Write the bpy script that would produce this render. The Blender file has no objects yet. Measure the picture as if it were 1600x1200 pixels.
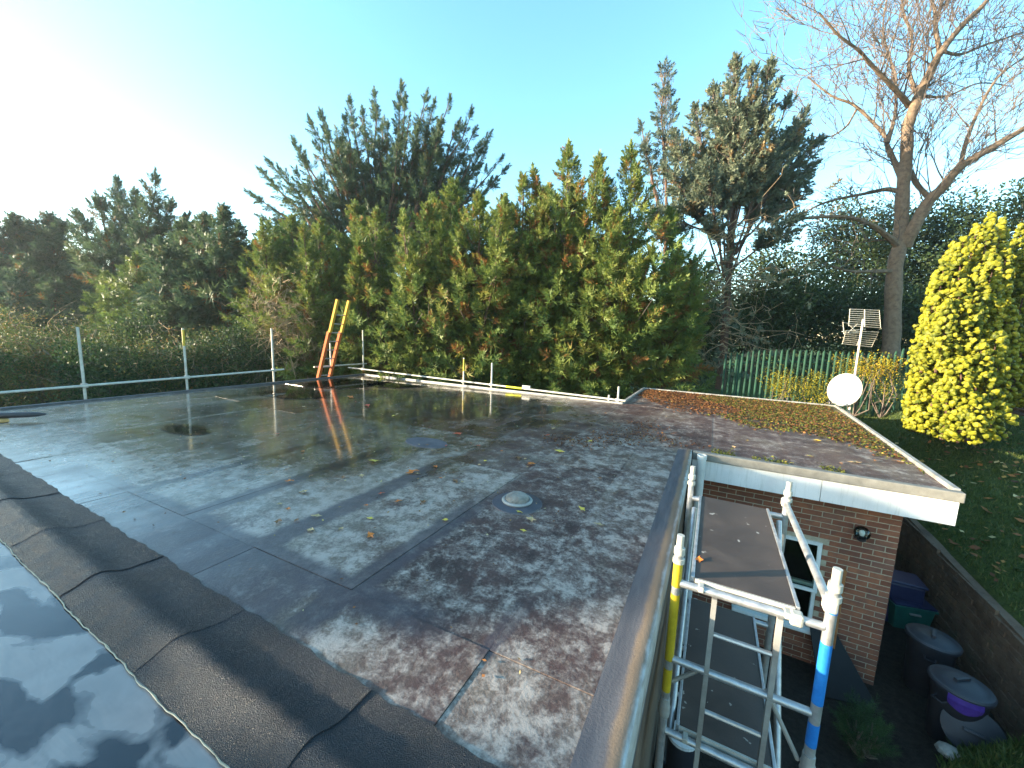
import bpy, math, random
import numpy as np
from mathutils import Vector, Matrix
R = math.radians
rnd = random.Random(7)
rng = np.random.default_rng(11)
scene = bpy.context.scene
col = scene.collection

# ---------------------------------------------------------------- camera
FPX = 600.0                     # focal length in pixels of the 1600 px wide photograph
PITCH, ROLL, YAW, CAMH = R(7.5), R(2.0), R(27.5), 1.6
def _rz(v):
    c, s = math.cos(YAW), math.sin(YAW)
    return np.array([c*v[0]-s*v[1], s*v[0]+c*v[1], v[2]])
_f = np.array([0, math.cos(PITCH), -math.sin(PITCH)]); _u = np.array([0, math.sin(PITCH), math.cos(PITCH)]); _r = np.array([1.0, 0, 0])
CR = _rz(_r*math.cos(ROLL)+_u*math.sin(ROLL)); CU = _rz(-_r*math.sin(ROLL)+_u*math.cos(ROLL)); CF = _rz(_f)
CO = np.array([0, 0, CAMH])
cd = bpy.data.cameras.new('camera'); cam = bpy.data.objects.new('camera', cd); col.objects.link(cam)
cd.sensor_width = 36; cd.lens = FPX/1600*36; cd.clip_start = 0.05; cd.clip_end = 3000
M = Matrix.Identity(4)
for i in range(3):
    M[i][0], M[i][1], M[i][2], M[i][3] = CR[i], CU[i], -CF[i], CO[i]
cam.matrix_world = M
scene.camera = cam
def _ray(x, y): return CF*FPX+CR*(x-800)-CU*(y-600)
def dep(x, y, d): return CO+_ray(x, y)*(d/FPX)                     # survey helper: bearing of a landmark at a chosen distance
def onz(x, y, z=0.0):
    d = _ray(x, y); return CO+d*((z-CO[2])/d[2])
def onax(x, y, ax, val):
    d = _ray(x, y); return CO+d*((val-CO[ax])/d[ax])

# ---------------------------------------------------------------- world, sun, exposure
SUN_EL, SUN_AZ = R(9.0), R(213.0)            # azimuth measured anticlockwise from +X
sdir = Vector((math.cos(SUN_EL)*math.cos(SUN_AZ), math.cos(SUN_EL)*math.sin(SUN_AZ), math.sin(SUN_EL)))
w = bpy.data.worlds.new('World'); scene.world = w; w.use_nodes = True
wn = w.node_tree; bg = wn.nodes['Background']
sky = wn.nodes.new('ShaderNodeTexSky'); sky.sky_type = 'NISHITA'; sky.sun_disc = False
sky.sun_elevation = SUN_EL; sky.sun_rotation = math.pi/2-SUN_AZ
sky.air_density = 1.0; sky.dust_density = 0.6; sky.ozone_density = 1.6; sky.altitude = 50
hs = wn.nodes.new('ShaderNodeHueSaturation'); hs.inputs['Hue'].default_value = .485; hs.inputs['Saturation'].default_value = 1.18; hs.inputs['Value'].default_value = 1.12
wn.links.new(sky.outputs[0], hs.inputs['Color']); wn.links.new(hs.outputs[0], bg.inputs[0]); bg.inputs[1].default_value = 0.15
sl = bpy.data.lights.new('sun', 'SUN'); sl.energy = 5.0; sl.angle = R(0.6); sl.color = (1.0, 0.85, 0.62)
so = bpy.data.objects.new('sun', sl); col.objects.link(so); so.rotation_euler = sdir.to_track_quat('Z', 'Y').to_euler()
scene.view_settings.view_transform = 'Standard'; scene.view_settings.look = 'None'
scene.view_settings.gamma = 1; scene.view_settings.use_curve_mapping = False
scene.view_settings.exposure = 2.28
scene.render.engine = 'CYCLES'
scene.cycles.use_denoising = True
scene.cycles.max_bounces = 6; scene.cycles.transparent_max_bounces = 12

# ---------------------------------------------------------------- helpers
class MB:
    def __init__(s): s.v = []; s.f = []
    def quadbox(s, c8):
        b = len(s.v); s.v += [tuple(p) for p in c8]
        s.f += [tuple(b+i for i in q) for q in ((0,3,2,1),(4,5,6,7),(0,1,5,4),(1,2,6,5),(2,3,7,6),(3,0,4,7))]
        return s
    def box(s, a, b):
        (x0,y0,z0),(x1,y1,z1) = a, b
        return s.quadbox([(x0,y0,z0),(x1,y0,z0),(x1,y1,z0),(x0,y1,z0),(x0,y0,z1),(x1,y0,z1),(x1,y1,z1),(x0,y1,z1)])
    def beam(s, p, q, wx, wy, up=(0,0,1)):
        p, q = Vector(p), Vector(q); d = (q-p).normalized(); u = Vector(up)
        if abs(d.dot(u)) > .95: u = Vector((0,1,0))
        a = d.cross(u).normalized()*wx/2; b = a.cross(d).normalized()*wy/2
        return s.quadbox([p-a-b, p+a-b, p+a+b, p-a+b, q-a-b, q+a-b, q+a+b, q-a+b])
    def prism(s, poly, z0, z1):
        b = len(s.v); n = len(poly)
        s.v += [(x,y,z0) for x,y in poly]+[(x,y,z1) for x,y in poly]
        s.f.append(tuple(b+i for i in reversed(range(n)))); s.f.append(tuple(b+n+i for i in range(n)))
        for i in range(n): j=(i+1)%n; s.f.append((b+i,b+j,b+n+j,b+n+i))
        return s
    def tube(s, pts, rad, n=10, caps=True):
        pts = [Vector(p) for p in pts]; m = len(pts)
        if not isinstance(rad,(list,tuple)): rad = [rad]*m
        b = len(s.v); a = None
        for i,p in enumerate(pts):
            d = (pts[min(i+1,m-1)]-pts[max(i-1,0)])
            d = d.normalized() if d.length > 1e-9 else Vector((0,0,1))
            if a is None:
                a = d.cross(Vector((0,0,1)) if abs(d.z)<.9 else Vector((1,0,0))).normalized()
            else:
                a = (a-d*a.dot(d)); a = a.normalized() if a.length > 1e-6 else d.orthogonal().normalized()
            c = d.cross(a)
            for k in range(n):
                t = 2*math.pi*k/n; s.v.append(tuple(p+(a*math.cos(t)+c*math.sin(t))*rad[i]))
        for i in range(m-1):
            for k in range(n):
                l = (k+1)%n; s.f.append((b+i*n+k, b+i*n+l, b+(i+1)*n+l, b+(i+1)*n+k))
        if caps and n > 3:
            s.f.append(tuple(b+k for k in reversed(range(n)))); s.f.append(tuple(b+(m-1)*n+k for k in range(n)))
        return s
    def lathe(s, prof, c=(0,0,0), n=28, axis=None, capt=True):
        b = len(s.v); m = len(prof); q = Vector(axis).to_track_quat('Z','Y') if axis else None
        for r,z in prof:
            for k in range(n):
                t = 2*math.pi*k/n; v = Vector((r*math.cos(t), r*math.sin(t), z))
                if q: v = q@v
                s.v.append(tuple(v+Vector(c)))
        for i in range(m-1):
            for k in range(n):
                l=(k+1)%n; s.f.append((b+i*n+k,b+i*n+l,b+(i+1)*n+l,b+(i+1)*n+k))
        if capt:
            s.f.append(tuple(b+(m-1)*n+k for k in range(n))); s.f.append(tuple(b+k for k in reversed(range(n))))
        return s
    def build(s, name, m, parent=None, smooth=False, bevel=0):
        me = bpy.data.meshes.new(name); me.from_pydata(s.v, [], s.f); me.update()
        if smooth: me.shade_smooth()
        o = bpy.data.objects.new(name, me); col.objects.link(o)
        if m: me.materials.append(m)
        if parent: o.parent = parent
        if bevel:
            b = o.modifiers.new('bevel','BEVEL'); b.width = bevel; b.segments = 2; b.limit_method = 'ANGLE'
        if smooth:
            try: me.set_sharp_from_angle(angle=R(40))
            except Exception: pass
        return o
def tag(o, label=None, cat=None, group=None, kind=None):
    if label: o['label'] = label
    if cat: o['category'] = cat
    if group: o['group'] = group
    if kind: o['kind'] = kind
    return o
def thing(name, label, cat, group=None, loc=(0,0,0)):
    o = bpy.data.objects.new(name, None); col.objects.link(o); o.location = loc; o.empty_display_size = .1
    return tag(o, label, cat, group)
def npmesh(name, V, F, m, parent=None, tint=None):
    V = np.asarray(V, np.float32).reshape(-1,3); F = np.asarray(F, np.int32)
    me = bpy.data.meshes.new(name); k = F.shape[1]
    me.vertices.add(len(V)); me.vertices.foreach_set('co', V.ravel())
    me.loops.add(F.size); me.loops.foreach_set('vertex_index', F.ravel())
    me.polygons.add(len(F)); me.polygons.foreach_set('loop_start', np.arange(0, F.size, k, dtype=np.int32))
    me.polygons.foreach_set('loop_total', np.full(len(F), k, np.int32))
    me.update(calc_edges=True); me.validate()
    if tint is not None:
        a = me.attributes.new('tint','FLOAT','POINT'); a.data.foreach_set('value', np.asarray(tint, np.float32))
    me.materials.append(m)
    o = bpy.data.objects.new(name, me); col.objects.link(o)
    if parent: o.parent = parent
    return o

# ---------------------------------------------------------------- materials
class NT:
    def __init__(s, name):
        s.m = bpy.data.materials.new(name); s.m.use_nodes = True; s.t = s.m.node_tree
        s.b = s.t.nodes['Principled BSDF']; s.out = s.t.nodes['Material Output']
    def n(s, typ, **kw):
        nd = s.t.nodes.new('ShaderNode'+typ)
        for k,v in kw.items(): setattr(nd, k, v)
        return nd
    def put(s, sock, val):
        if isinstance(val, bpy.types.NodeSocket): s.t.links.new(val, sock)
        elif val is not None: sock.default_value = val
    def noise(s, scale, detail=5, rough=.55, dist=0, vec=None):
        nd = s.n('TexNoise'); nd.inputs['Scale'].default_value = scale; nd.inputs['Detail'].default_value = detail
        nd.inputs['Roughness'].default_value = rough; nd.inputs['Distortion'].default_value = dist
        s.put(nd.inputs['Vector'], vec if vec is not None else s.pos()); return nd.outputs[0]
    def pos(s):
        if not hasattr(s,'_p'): s._p = s.n('NewGeometry').outputs['Position']
        return s._p
    def objco(s):
        if not hasattr(s,'_o'): s._o = s.n('TexCoord').outputs['Object']
        return s._o
    def scaled(s, v, sc, off=(0,0,0)):
        nd = s.n('Mapping'); s.put(nd.inputs[0], v); nd.inputs['Scale'].default_value = sc; nd.inputs['Location'].default_value = off; return nd.outputs[0]
    def math(s, op, a, b=0.0, clamp=False):
        nd = s.n('Math', operation=op, use_clamp=clamp); s.put(nd.inputs[0], a); s.put(nd.inputs[1], b); return nd.outputs[0]
    def ramp(s, fac, stops, interp='LINEAR'):
        nd = s.n('ValToRGB'); nd.color_ramp.interpolation = interp; e = nd.color_ramp.elements
        while len(e) < len(stops): e.new(.5)
        for el,(p,c) in zip(e, stops):
            el.position = p
            if isinstance(c,(int,float)): c = (c,c,c)
            el.color = (*c,1) if len(c)==3 else c
        s.put(nd.inputs[0], fac); return nd.outputs[0]
    def mix(s, fac, a, b, blend='MIX'):
        nd = s.n('Mix', data_type='RGBA', blend_type=blend); s.put(nd.inputs[0], fac)
        for k,v in ((6,a),(7,b)):
            if isinstance(v,tuple) and len(v)==3: v=(*v,1)
            s.put(nd.inputs[k], v)
        return nd.outputs[2]
    def bump(s, h, strength=.3, dist=.01, nrm=None):
        nd = s.n('Bump'); nd.inputs['Strength'].default_value = strength; nd.inputs['Distance'].default_value = dist
        s.put(nd.inputs['Height'], h)
        if nrm is not None: s.put(nd.inputs['Normal'], nrm)
        return nd.outputs[0]
    def set(s, color=None, rough=None, metal=None, normal=None, spec=None):
        for k,v in (('Base Color',color),('Roughness',rough),('Metallic',metal),('Normal',normal),('Specular IOR Level',spec)):
            if isinstance(v,tuple) and len(v)==3: v=(*v,1)
            s.put(s.b.inputs[k], v)
        return s.m
def simple(name, c0, c1, scale=4, rough=.5, metal=0, bump=.15, bscale=40, r2=None, obj=False, bdist=.004):
    t = NT(name); v = t.objco() if obj else t.pos()
    n = t.noise(scale, 6, .6, .3, v); n2 = t.noise(bscale, 4, .6, 0, v)
    c = t.ramp(t.math('ADD', t.math('MULTIPLY', n, .8), t.math('MULTIPLY', n2, .2)), [(.32,c0),(.68,c1)])
    r = rough if r2 is None else t.ramp(n, [(.3,rough),(.7,r2)])
    return t.set(c, r, metal, t.bump(n2, bump, bdist))
Mt = {}
Mt['galv'] = simple('galvanised_tube', (.27,.26,.24), (.50,.49,.45), 14, .42, .55, .12, 90, .6)
Mt['galv_white'] = simple('weathered_tube', (.34,.325,.28), (.56,.54,.48), 9, .5, .2, .12, 90, .65)
Mt['alu'] = simple('aluminium', (.34,.34,.34), (.56,.56,.56), 20, .38, .7, .08, 120, .5)
Mt['alu_dull'] = simple('dull_aluminium_trim', (.22,.21,.195), (.40,.39,.36), 5, .5, .3, .15, 60, .65)
Mt['yellow'] = simple('yellow_paint', (.36,.25,.012), (.52,.37,.02), 18, .45, 0, .1, 60)
Mt['blue'] = simple('blue_tape', (.010,.12,.40), (.02,.20,.56), 14, .4, 0, .1, 60)
Mt['orange'] = simple('orange_fibreglass', (.34,.070,.010), (.44,.10,.013), 6, .85, 0, .1, 60)
Mt['amber'] = simple('yellow_fibreglass', (.36,.19,.010), (.46,.26,.014), 6, .85, 0, .1, 60)
def fascia_mat():
    t = NT('white_fascia_paint'); n = t.noise(3,6,.6); n2 = t.noise(1.0,7,.68,.2,t.scaled(t.pos(),(26,26,1.6)))
    c = t.ramp(n,[(.3,(.62,.61,.60)),(.7,(.76,.75,.73))]); c = t.mix(t.ramp(n2,[(.52,0),(.75,.55)]), c, (.34,.34,.28))
    return t.set(c, t.ramp(n,[(.3,.35),(.7,.5)]), 0, t.bump(t.noise(25,4,.6),.05,.004))
Mt['white'] = fascia_mat()
Mt['upvc'] = simple('white_window_plastic', (.62,.64,.62), (.74,.76,.74), 6, .3, 0, .03, 40)
Mt['drip'] = simple('grey_felt_drip', (.13,.125,.11), (.24,.23,.20), 8, .7, 0, .4, 180)
Mt['kerbdark'] = simple('black_kerb_felt', (.03,.03,.034), (.075,.072,.075), 6, .55, 0, .4, 150)
Mt['black_plastic'] = simple('black_plastic', (.012,.012,.016), (.03,.03,.036), 7, .38, 0, .1, 60, .5)
Mt['tarp'] = simple('black_roofing_sheet',(.004,.004,.005),(.009,.009,.010),7,.75)
Mt['lead'] = simple('weathered_lead',(.06,.055,.062),(.115,.105,.115),6,.75)
Mt['lid_plastic'] = simple('charcoal_plastic', (.018,.019,.026), (.032,.033,.042), 7, .55, 0, .1, 60, .55)
Mt['green_plastic'] = simple('green_plastic', (.012,.09,.075), (.02,.14,.11), 7, .4, 0, .08, 50)
Mt['navy'] = simple('navy_plastic', (.01,.014,.05), (.02,.025,.08), 7, .45, 0, .08, 50)
Mt['purple'] = simple('purple_bag', (.05,.022,.18), (.09,.045,.28), 9, .35, 0, .4, 30)
Mt['pipe'] = simple('grey_white_pipe', (.48,.47,.44), (.68,.67,.64), 5, .45, 0, .08, 70)
Mt['wood'] = simple('yellow_timber', (.38,.20,.06), (.60,.36,.13), 10, .6, 0, .3, 60)
Mt['rustpole'] = simple('stained_timber', (.22,.075,.02), (.36,.14,.04), 12, .6, 0, .3, 60)
Mt['mortar'] = simple('mortar', (.32,.27,.19), (.46,.40,.30), 20, .9, 0, .5, 120)
Mt['palisade'] = simple('green_palisade_paint', (.004,.032,.018), (.009,.062,.034), 5, .85, 0, .1, 40)
Mt['dish'] = simple('cream_dish', (.36,.335,.275), (.46,.43,.36), 6, .45, 0, .05, 60)
Mt['rod'] = simple('aerial_rods', (.52,.47,.38), (.74,.69,.58), 20, .5, .0, .1, 90)
Mt['bark'] = simple('red_brown_bark', (.055,.029,.019), (.15,.082,.052), 9, .9, 0, .8, 40, bdist=.03)
Mt['bark_grey'] = simple('grey_bark', (.085,.058,.038), (.22,.155,.10), 7, .9, 0, .9, 30, bdist=.03)
Mt['twig'] = simple('twig_bark', (.072,.055,.045), (.15,.115,.09), 6, .9, 0, .3, 60)
Mt['deadtwig'] = simple('dead_twig', (.22,.15,.085), (.40,.29,.17), 6, .9, 0, .3, 60)
Mt['stone'] = simple('grey_stone', (.14,.13,.11), (.33,.30,.26), 8, .85, 0, .8, 50, bdist=.02)
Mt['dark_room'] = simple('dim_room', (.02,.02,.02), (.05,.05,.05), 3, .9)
Mt['redthing'] = simple('red_plastic', (.35,.03,.03), (.5,.06,.05), 6, .5)
Mt['greenthing'] = simple('leaf_green_plastic', (.02,.16,.03), (.04,.25,.05), 6, .5)
Mt['tape'] = simple('fluorescent_tape', (.65,.62,.02), (.8,.78,.05), 9, .5)
Mt['sealant'] = simple('pale_sealant', (.34,.28,.19), (.52,.46,.33), 25, .6, 0, .4, 90)

def brick_mat():
    t = NT('red_brown_brick'); oi = t.n('ObjectInfo').outputs['Random']
    n = t.noise(9, 5, .6, .2, t.objco() if False else t.pos()); n2 = t.noise(70, 5, .7)
    c = t.ramp(oi, [(0,(.17,.056,.030)),(.35,(.26,.088,.046)),(.7,(.33,.124,.064)),(1,(.20,.09,.062))])
    c = t.mix(t.ramp(n,[(.35,0),(.75,.7)]), c, (.11,.055,.045)); c = t.mix(t.ramp(n2,[(.62,0),(.8,.5)]), c, (.33,.25,.2))
    return t.set(c, .88, 0, t.bump(n2, .6, .006))
Mt['brick'] = brick_mat()
def oldbrick_mat():
    t = NT('weathered_old_brick'); n = t.noise(3,6,.65); n2 = t.noise(26,5,.7)
    c = t.ramp(n,[(.3,(.075,.048,.032)),(.55,(.15,.10,.066)),(.75,(.085,.08,.045))]); c = t.mix(t.ramp(n2,[(.55,0),(.75,.5)]), c, (.2,.16,.11))
    return t.set(c, .92, 0, t.bump(n2, .8, .012))
Mt['oldbrick'] = oldbrick_mat()

def deck_mat():
    t = NT('weathered_wet_roof_felt'); p = t.pos()
    sx = t.n('SeparateXYZ'); t.put(sx.inputs[0], p); X, Y = sx.outputs[0], sx.outputs[1]
    oi = t.n('ObjectInfo').outputs['Random']
    n1 = t.noise(.8, 10, .70, .25); n2 = t.noise(2.8, 13, .78, .30); n3 = t.noise(46, 4, .7); n4 = t.noise(9, 10, .76, .25)
    st = t.noise(1.0, 7, .64, .4, t.scaled(p, (5.5,.8,1)))
    stx = t.noise(1.0, 7, .64, .4, t.scaled(p, (.7,3.6,1), (5,3,0)))
    oc = t.n('ObjectInfo').outputs['Color']; so_c = t.n('SeparateColor'); t.put(so_c.inputs[0], oc)
    sh = t.math('MULTIPLY', t.math('SUBTRACT', so_c.outputs[0], .5), .36); sc = t.math('MULTIPLY', t.math('SUBTRACT', so_c.outputs[1], .5), .30)
    tone = t.math('ADD', t.math('ADD', t.math('MULTIPLY', n1, .55), t.math('ADD', t.math('MULTIPLY', st, .22), t.math('MULTIPLY', stx, .23))), sh)
    base = t.ramp(tone, [(.38,(.050,.029,.027)),(.46,(.098,.058,.053)),(.53,(.145,.112,.092)),(.62,(.225,.212,.172))])
    base = t.mix(t.ramp(n3,[(.3,.6),(.72,0)]), base, (.026,.021,.020))
    crust_sheen = t.math('ADD', t.math('ADD', t.math('MULTIPLY', n2, .46), t.math('MULTIPLY', n4, .40)), t.math('ADD', t.math('MULTIPLY', n3, .14), sc))
    cf = t.ramp(crust_sheen, [(.475,0),(.515,.25),(.575,.95)])
    fib = t.noise(7.5, 8, .66, 1.5); fb = t.math('MULTIPLY', t.ramp(fib, [(.478,0),(.50,.75),(.522,0)]), t.ramp(n2,[(.42,0),(.58,.9)]))
    cf = t.math('MAXIMUM', cf, fb)
    fx = t.math('FRACT', t.math('DIVIDE', t.math('ADD', X, 20.25), .97))
    dl = t.math('ABSOLUTE', t.math('SUBTRACT', fx, .5))           # .5 at the joints between rolls
    ln = t.math('MULTIPLY', t.ramp(t.math('ADD', dl, t.math('MULTIPLY', t.math('SUBTRACT', n4, .5), .07)), [(.455,0),(.49,1)]), t.ramp(n2,[(.44,0),(.58,.6)]))
    cf = t.math('MAXIMUM', cf, ln)
    c = t.mix(cf, base, t.mix(n4, (.22,.21,.185), (.47,.455,.43)))
    # old bitumen brushed over the joints
    wob = t.math('MULTIPLY', t.math('SUBTRACT', t.noise(5.5, 7, .7, .5), .5), .16)
    def band(coord, c0, w_, along, a0, a1):
        d = t.math('ADD', t.math('ABSOLUTE', t.math('SUBTRACT', coord, c0)), wob)
        m = t.ramp(t.math('DIVIDE', d, w_), [(.36,1),(.62,0)])
        e = t.math('MULTIPLY', t.ramp(t.math('ADD', t.math('SUBTRACT', along, a0), wob), [(0,0),(.12,1)]), t.ramp(t.math('ADD', t.math('SUBTRACT', a1, along), t.math('MULTIPLY', wob, 3.0)), [(0,0),(.55,1)]))
        return t.math('MULTIPLY', m, e)
    rowY = t.math('SUBTRACT', Y, t.math('MULTIPLY', X, .035))
    bs_ = [band(X,-1.84,.22,Y,1.05,3.25), band(X,-2.80,.26,Y,1.05,4.1), band(X,-3.77,.20,Y,1.05,4.0), band(X,-4.73,.16,Y,1.2,3.9), band(rowY,1.545,.24,X,-6.2,-.98), band(X,-.87,.10,Y,1.40,2.1)]
    patch = t.math('MULTIPLY', t.ramp(t.math('ADD', t.math('SUBTRACT', -1.95, X), wob),[(0,0),(.12,1)]), t.ramp(t.math('ADD', t.math('SUBTRACT', 1.52, rowY), wob),[(0,0),(.08,1)]))
    bs_.append(t.math('MULTIPLY', patch, .85))
    bm = bs_[0]
    for q in bs_[1:]: bm = t.math('MAXIMUM', bm, q)
    bc = t.ramp(t.noise(4,8,.7,.4), [(.35,(.046,.040,.050)),(.6,(.066,.062,.078)),(.75,(.12,.116,.13))])
    c = t.mix(t.math('MULTIPLY', bm, .80), c, bc)
    c = t.mix(1.0, c, (1.0,.87,.80), 'MULTIPLY')
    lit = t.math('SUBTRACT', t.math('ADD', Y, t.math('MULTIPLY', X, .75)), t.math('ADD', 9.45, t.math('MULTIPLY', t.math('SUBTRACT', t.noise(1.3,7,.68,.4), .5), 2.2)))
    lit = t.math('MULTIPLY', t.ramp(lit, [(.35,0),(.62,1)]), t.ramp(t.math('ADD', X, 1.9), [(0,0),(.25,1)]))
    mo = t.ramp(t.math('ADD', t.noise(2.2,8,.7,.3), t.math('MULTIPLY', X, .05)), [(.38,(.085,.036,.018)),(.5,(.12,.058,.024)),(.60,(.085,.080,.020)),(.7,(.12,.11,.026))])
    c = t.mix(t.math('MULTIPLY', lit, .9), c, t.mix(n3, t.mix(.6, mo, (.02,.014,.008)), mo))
    # standing water film
    def blob(cx, cy, rx, ry):
        a = t.math('POWER', t.math('DIVIDE', t.math('SUBTRACT', X, cx), rx), 2.0); b = t.math('POWER', t.math('DIVIDE', t.math('SUBTRACT', Y, cy), ry), 2.0)
        return t.math('SUBTRACT', 1.0, t.math('SQRT', t.math('ADD', a, b)))
    w = t.math('MAXIMUM', t.math('MAXIMUM', blob(-8.6,6.6,3.2,3.6), blob(-6.3,4.2,4.2,2.6)), t.math('MAXIMUM', blob(-4.6,3.6,2.2,1.7), blob(-5.2,7.3,3.6,2.6)))
    nw = t.noise(1.5, 7, .6, .6, t.scaled(p, (1.0,.6,1), (3.1,1.7,0)))
    wet = t.ramp(t.math('ADD', t.math('MULTIPLY', w, .55), nw), [(.54,0),(.72,1)])
    c = t.mix(t.math('MULTIPLY', wet, .88), c, t.mix(.62, c, (.034,.028,.018), 'MIX'))
    left = t.ramp(t.math('SUBTRACT', t.math('DIVIDE', X, -6.0), .3), [(0,0),(.6,1)])     # water stands deeper towards the left
    dr = t.ramp(t.noise(.9, 6, .62, .4), [(.35,.42),(.7,.65)]); dw = t.ramp(t.noise(2.4, 7, .66, .4, t.scaled(p,(4,.9,1))), [(.35,.13),(.7,.26)])
    damp = t.n('Mix', data_type='FLOAT'); t.put(damp.inputs[0], left); t.put(damp.inputs[2], dr); t.put(damp.inputs[3], dw)
    ro = t.n('Mix', data_type='FLOAT'); t.put(ro.inputs[0], wet); t.put(ro.inputs[2], damp.outputs[0]); ro.inputs[3].default_value = .075
    b0 = t.n('Mix', data_type='FLOAT'); t.put(b0.inputs[0], left); b0.inputs[2].default_value = .6; b0.inputs[3].default_value = .10
    bs = t.n('Mix', data_type='FLOAT'); t.put(bs.inputs[0], wet); t.put(bs.inputs[2], b0.outputs[0]); bs.inputs[3].default_value = .03
    bn = t.n('Bump'); bn.inputs['Distance'].default_value = .006
    t.put(bn.inputs['Strength'], bs.outputs[0]); t.put(bn.inputs['Height'], t.math('ADD', n3, t.math('MULTIPLY', n4, 1.2)))
    sp = t.n('Mix', data_type='FLOAT'); t.put(sp.inputs[0], left); sp.inputs[2].default_value = .38; sp.inputs[3].default_value = 1.0
    t.put(t.b.inputs['Coat Weight'], t.math('MULTIPLY', left, t.ramp(t.noise(1.8,8,.7,.3,t.scaled(p,(2.2,.8,1))), [(.40,.10),(.60,.85)]))); t.put(t.b.inputs['Coat Roughness'], t.ramp(n4,[(.35,.10),(.65,.30)])); t.b.inputs['Coat IOR'].default_value = 1.4
    return t.set(c, ro.outputs[0], 0, bn.outputs[0], sp.outputs[0])
Mt['deck'] = deck_mat()
def band_mat():
    t = NT('bitumen_joint_band'); n = t.noise(5,7,.65,.4); n2 = t.noise(60,4,.7)
    c = t.ramp(n,[(.35,(.040,.038,.048)),(.6,(.070,.066,.080)),(.78,(.13,.125,.13))])
    return t.set(c, t.ramp(n,[(.3,.32),(.7,.5)]), 0, t.bump(n2,.4,.005), .5)
Mt['band'] = band_mat()
def felt_mat():
    t = NT('mineral_felt_granules'); n = t.noise(4,6,.6,.3); v = t.n('TexVoronoi'); v.inputs['Scale'].default_value = 260; t.put(v.inputs['Vector'], t.pos())
    n2 = t.noise(260,3,.7)
    c = t.ramp(n,[(.3,(.010,.011,.014)),(.7,(.024,.025,.030))]); c = t.mix(t.ramp(n2,[(.62,0),(.76,.45)]), c, (.12,.115,.11))
    rr = t.ramp(v.outputs['Color'], [(.2,.22),(.8,.65)])
    return t.set(c, rr, 0, t.bump(t.math('ADD', n2, v.outputs['Distance']), .8, .005), .45)
Mt['felt'] = felt_mat()
def membrane_mat():
    t = NT('wet_black_membrane'); p = t.pos()
    n = t.noise(1.15, 3, .45, 1.6, t.scaled(p,(1.0,1.6,1),(.35,.8,0))); n2 = t.noise(60,4,.6); n3 = t.noise(5,5,.6,.5)
    f = t.ramp(t.math('ADD', n, t.math('MULTIPLY', n3, .16)), [(.53,0),(.60,1)])
    c = t.mix(f, (.016,.016,.020), t.mix(n3,(.14,.13,.13),(.30,.27,.25)))
    ro = t.ramp(f, [(0,.035),(1,.34)])
    rip = t.noise(2.2, 3, .5, .4, t.scaled(p,(1.0,4.0,1)))
    return t.set(c, ro, 0, t.bump(t.math('ADD', rip, t.math('MULTIPLY', n2, .03)), .22, .03), .55)
Mt['membrane'] = membrane_mat()
def water_mat():
    t = NT('puddle_water'); lw = t.n('Fresnel'); lw.inputs[0].default_value = 1.33; a = t.n('Attribute', attribute_name='tint').outputs['Fac']
    e = t.ramp(t.math('ADD', a, t.math('MULTIPLY', t.math('SUBTRACT', t.noise(7,7,.7,.5), .5), .9)), [(.30,0),(.62,1)])
    gl = t.n('BsdfGlossy'); gl.inputs['Roughness'].default_value = .02
    tr = t.n('BsdfTransparent'); t.put(tr.inputs[0], t.mix(e, (1,1,1), (.84,.80,.73)))
    b = t.bump(t.noise(3.0,3,.5), .06, .02); t.put(gl.inputs['Normal'], b); t.put(lw.inputs['Normal'], b)
    mx = t.n('MixShader'); t.put(mx.inputs[0], t.math('MULTIPLY', lw.outputs[0], e)); t.put(mx.inputs[1], tr.outputs[0]); t.put(mx.inputs[2], gl.outputs[0])
    t.put(t.out.inputs[0], mx.outputs[0]); return t.m
Mt['water'] = water_mat()
def glass_mat():
    t = NT('window_glass'); lw = t.n('Fresnel'); lw.inputs[0].default_value = 1.5
    gl = t.n('BsdfGlossy'); gl.inputs['Roughness'].default_value = .02
    tr = t.n('BsdfTransparent'); tr.inputs[0].default_value = (.75,.82,.78,1)
    mx = t.n('MixShader'); t.put(mx.inputs[0], lw.outputs[0]); t.put(mx.inputs[1], tr.outputs[0]); t.put(mx.inputs[2], gl.outputs[0])
    t.put(t.out.inputs[0], mx.outputs[0]); return t.m
Mt['glass'] = glass_mat()
def ply_mat():
    t = NT('phenolic_ply_board'); p = t.pos(); n = t.noise(3,6,.6,.4); n2 = t.noise(55,5,.7); s = t.noise(1,5,.6,.2,t.scaled(p,(22,2.2,1)))
    c = t.ramp(n,[(.3,(.040,.027,.021)),(.7,(.085,.060,.047))]); c = t.mix(t.ramp(s,[(.66,0),(.78,.35)]), c, (.2,.16,.13))
    m = t.ramp(t.noise(13,3,.5,.2),[(.70,0),(.725,.85)]); c = t.mix(m, c, (.38,.34,.29))
    return t.set(c, t.ramp(n,[(.3,.42),(.7,.62)]), 0, t.bump(n2,.35,.004))
Mt['ply'] = ply_mat()
def ground_mat():
    t = NT('lawn_and_soil'); n = t.noise(.9,7,.65,.3); n2 = t.noise(14,6,.75); n3 = t.noise(45,3,.7)
    sx = t.n('SeparateXYZ'); t.put(sx.inputs[0], t.pos())
    g = t.ramp(n2,[(.3,(.030,.050,.014)),(.6,(.075,.110,.028)),(.8,(.14,.15,.045))])
    s = t.ramp(n2,[(.3,(.020,.017,.014)),(.7,(.055,.045,.036))])
    f = t.ramp(t.math('ADD', sx.outputs[2], t.math('MULTIPLY', n, .6)), [(0,0),(1,1)])
    f = t.math('GREATER_THAN', t.math('ADD', sx.outputs[2], t.math('MULTIPLY', t.math('SUBTRACT', n, .5), .5)), -2.62)
    return t.set(t.mix(f, s, g), .95, 0, t.bump(t.math('ADD', n2, n3), .9, .05), .2)
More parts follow.
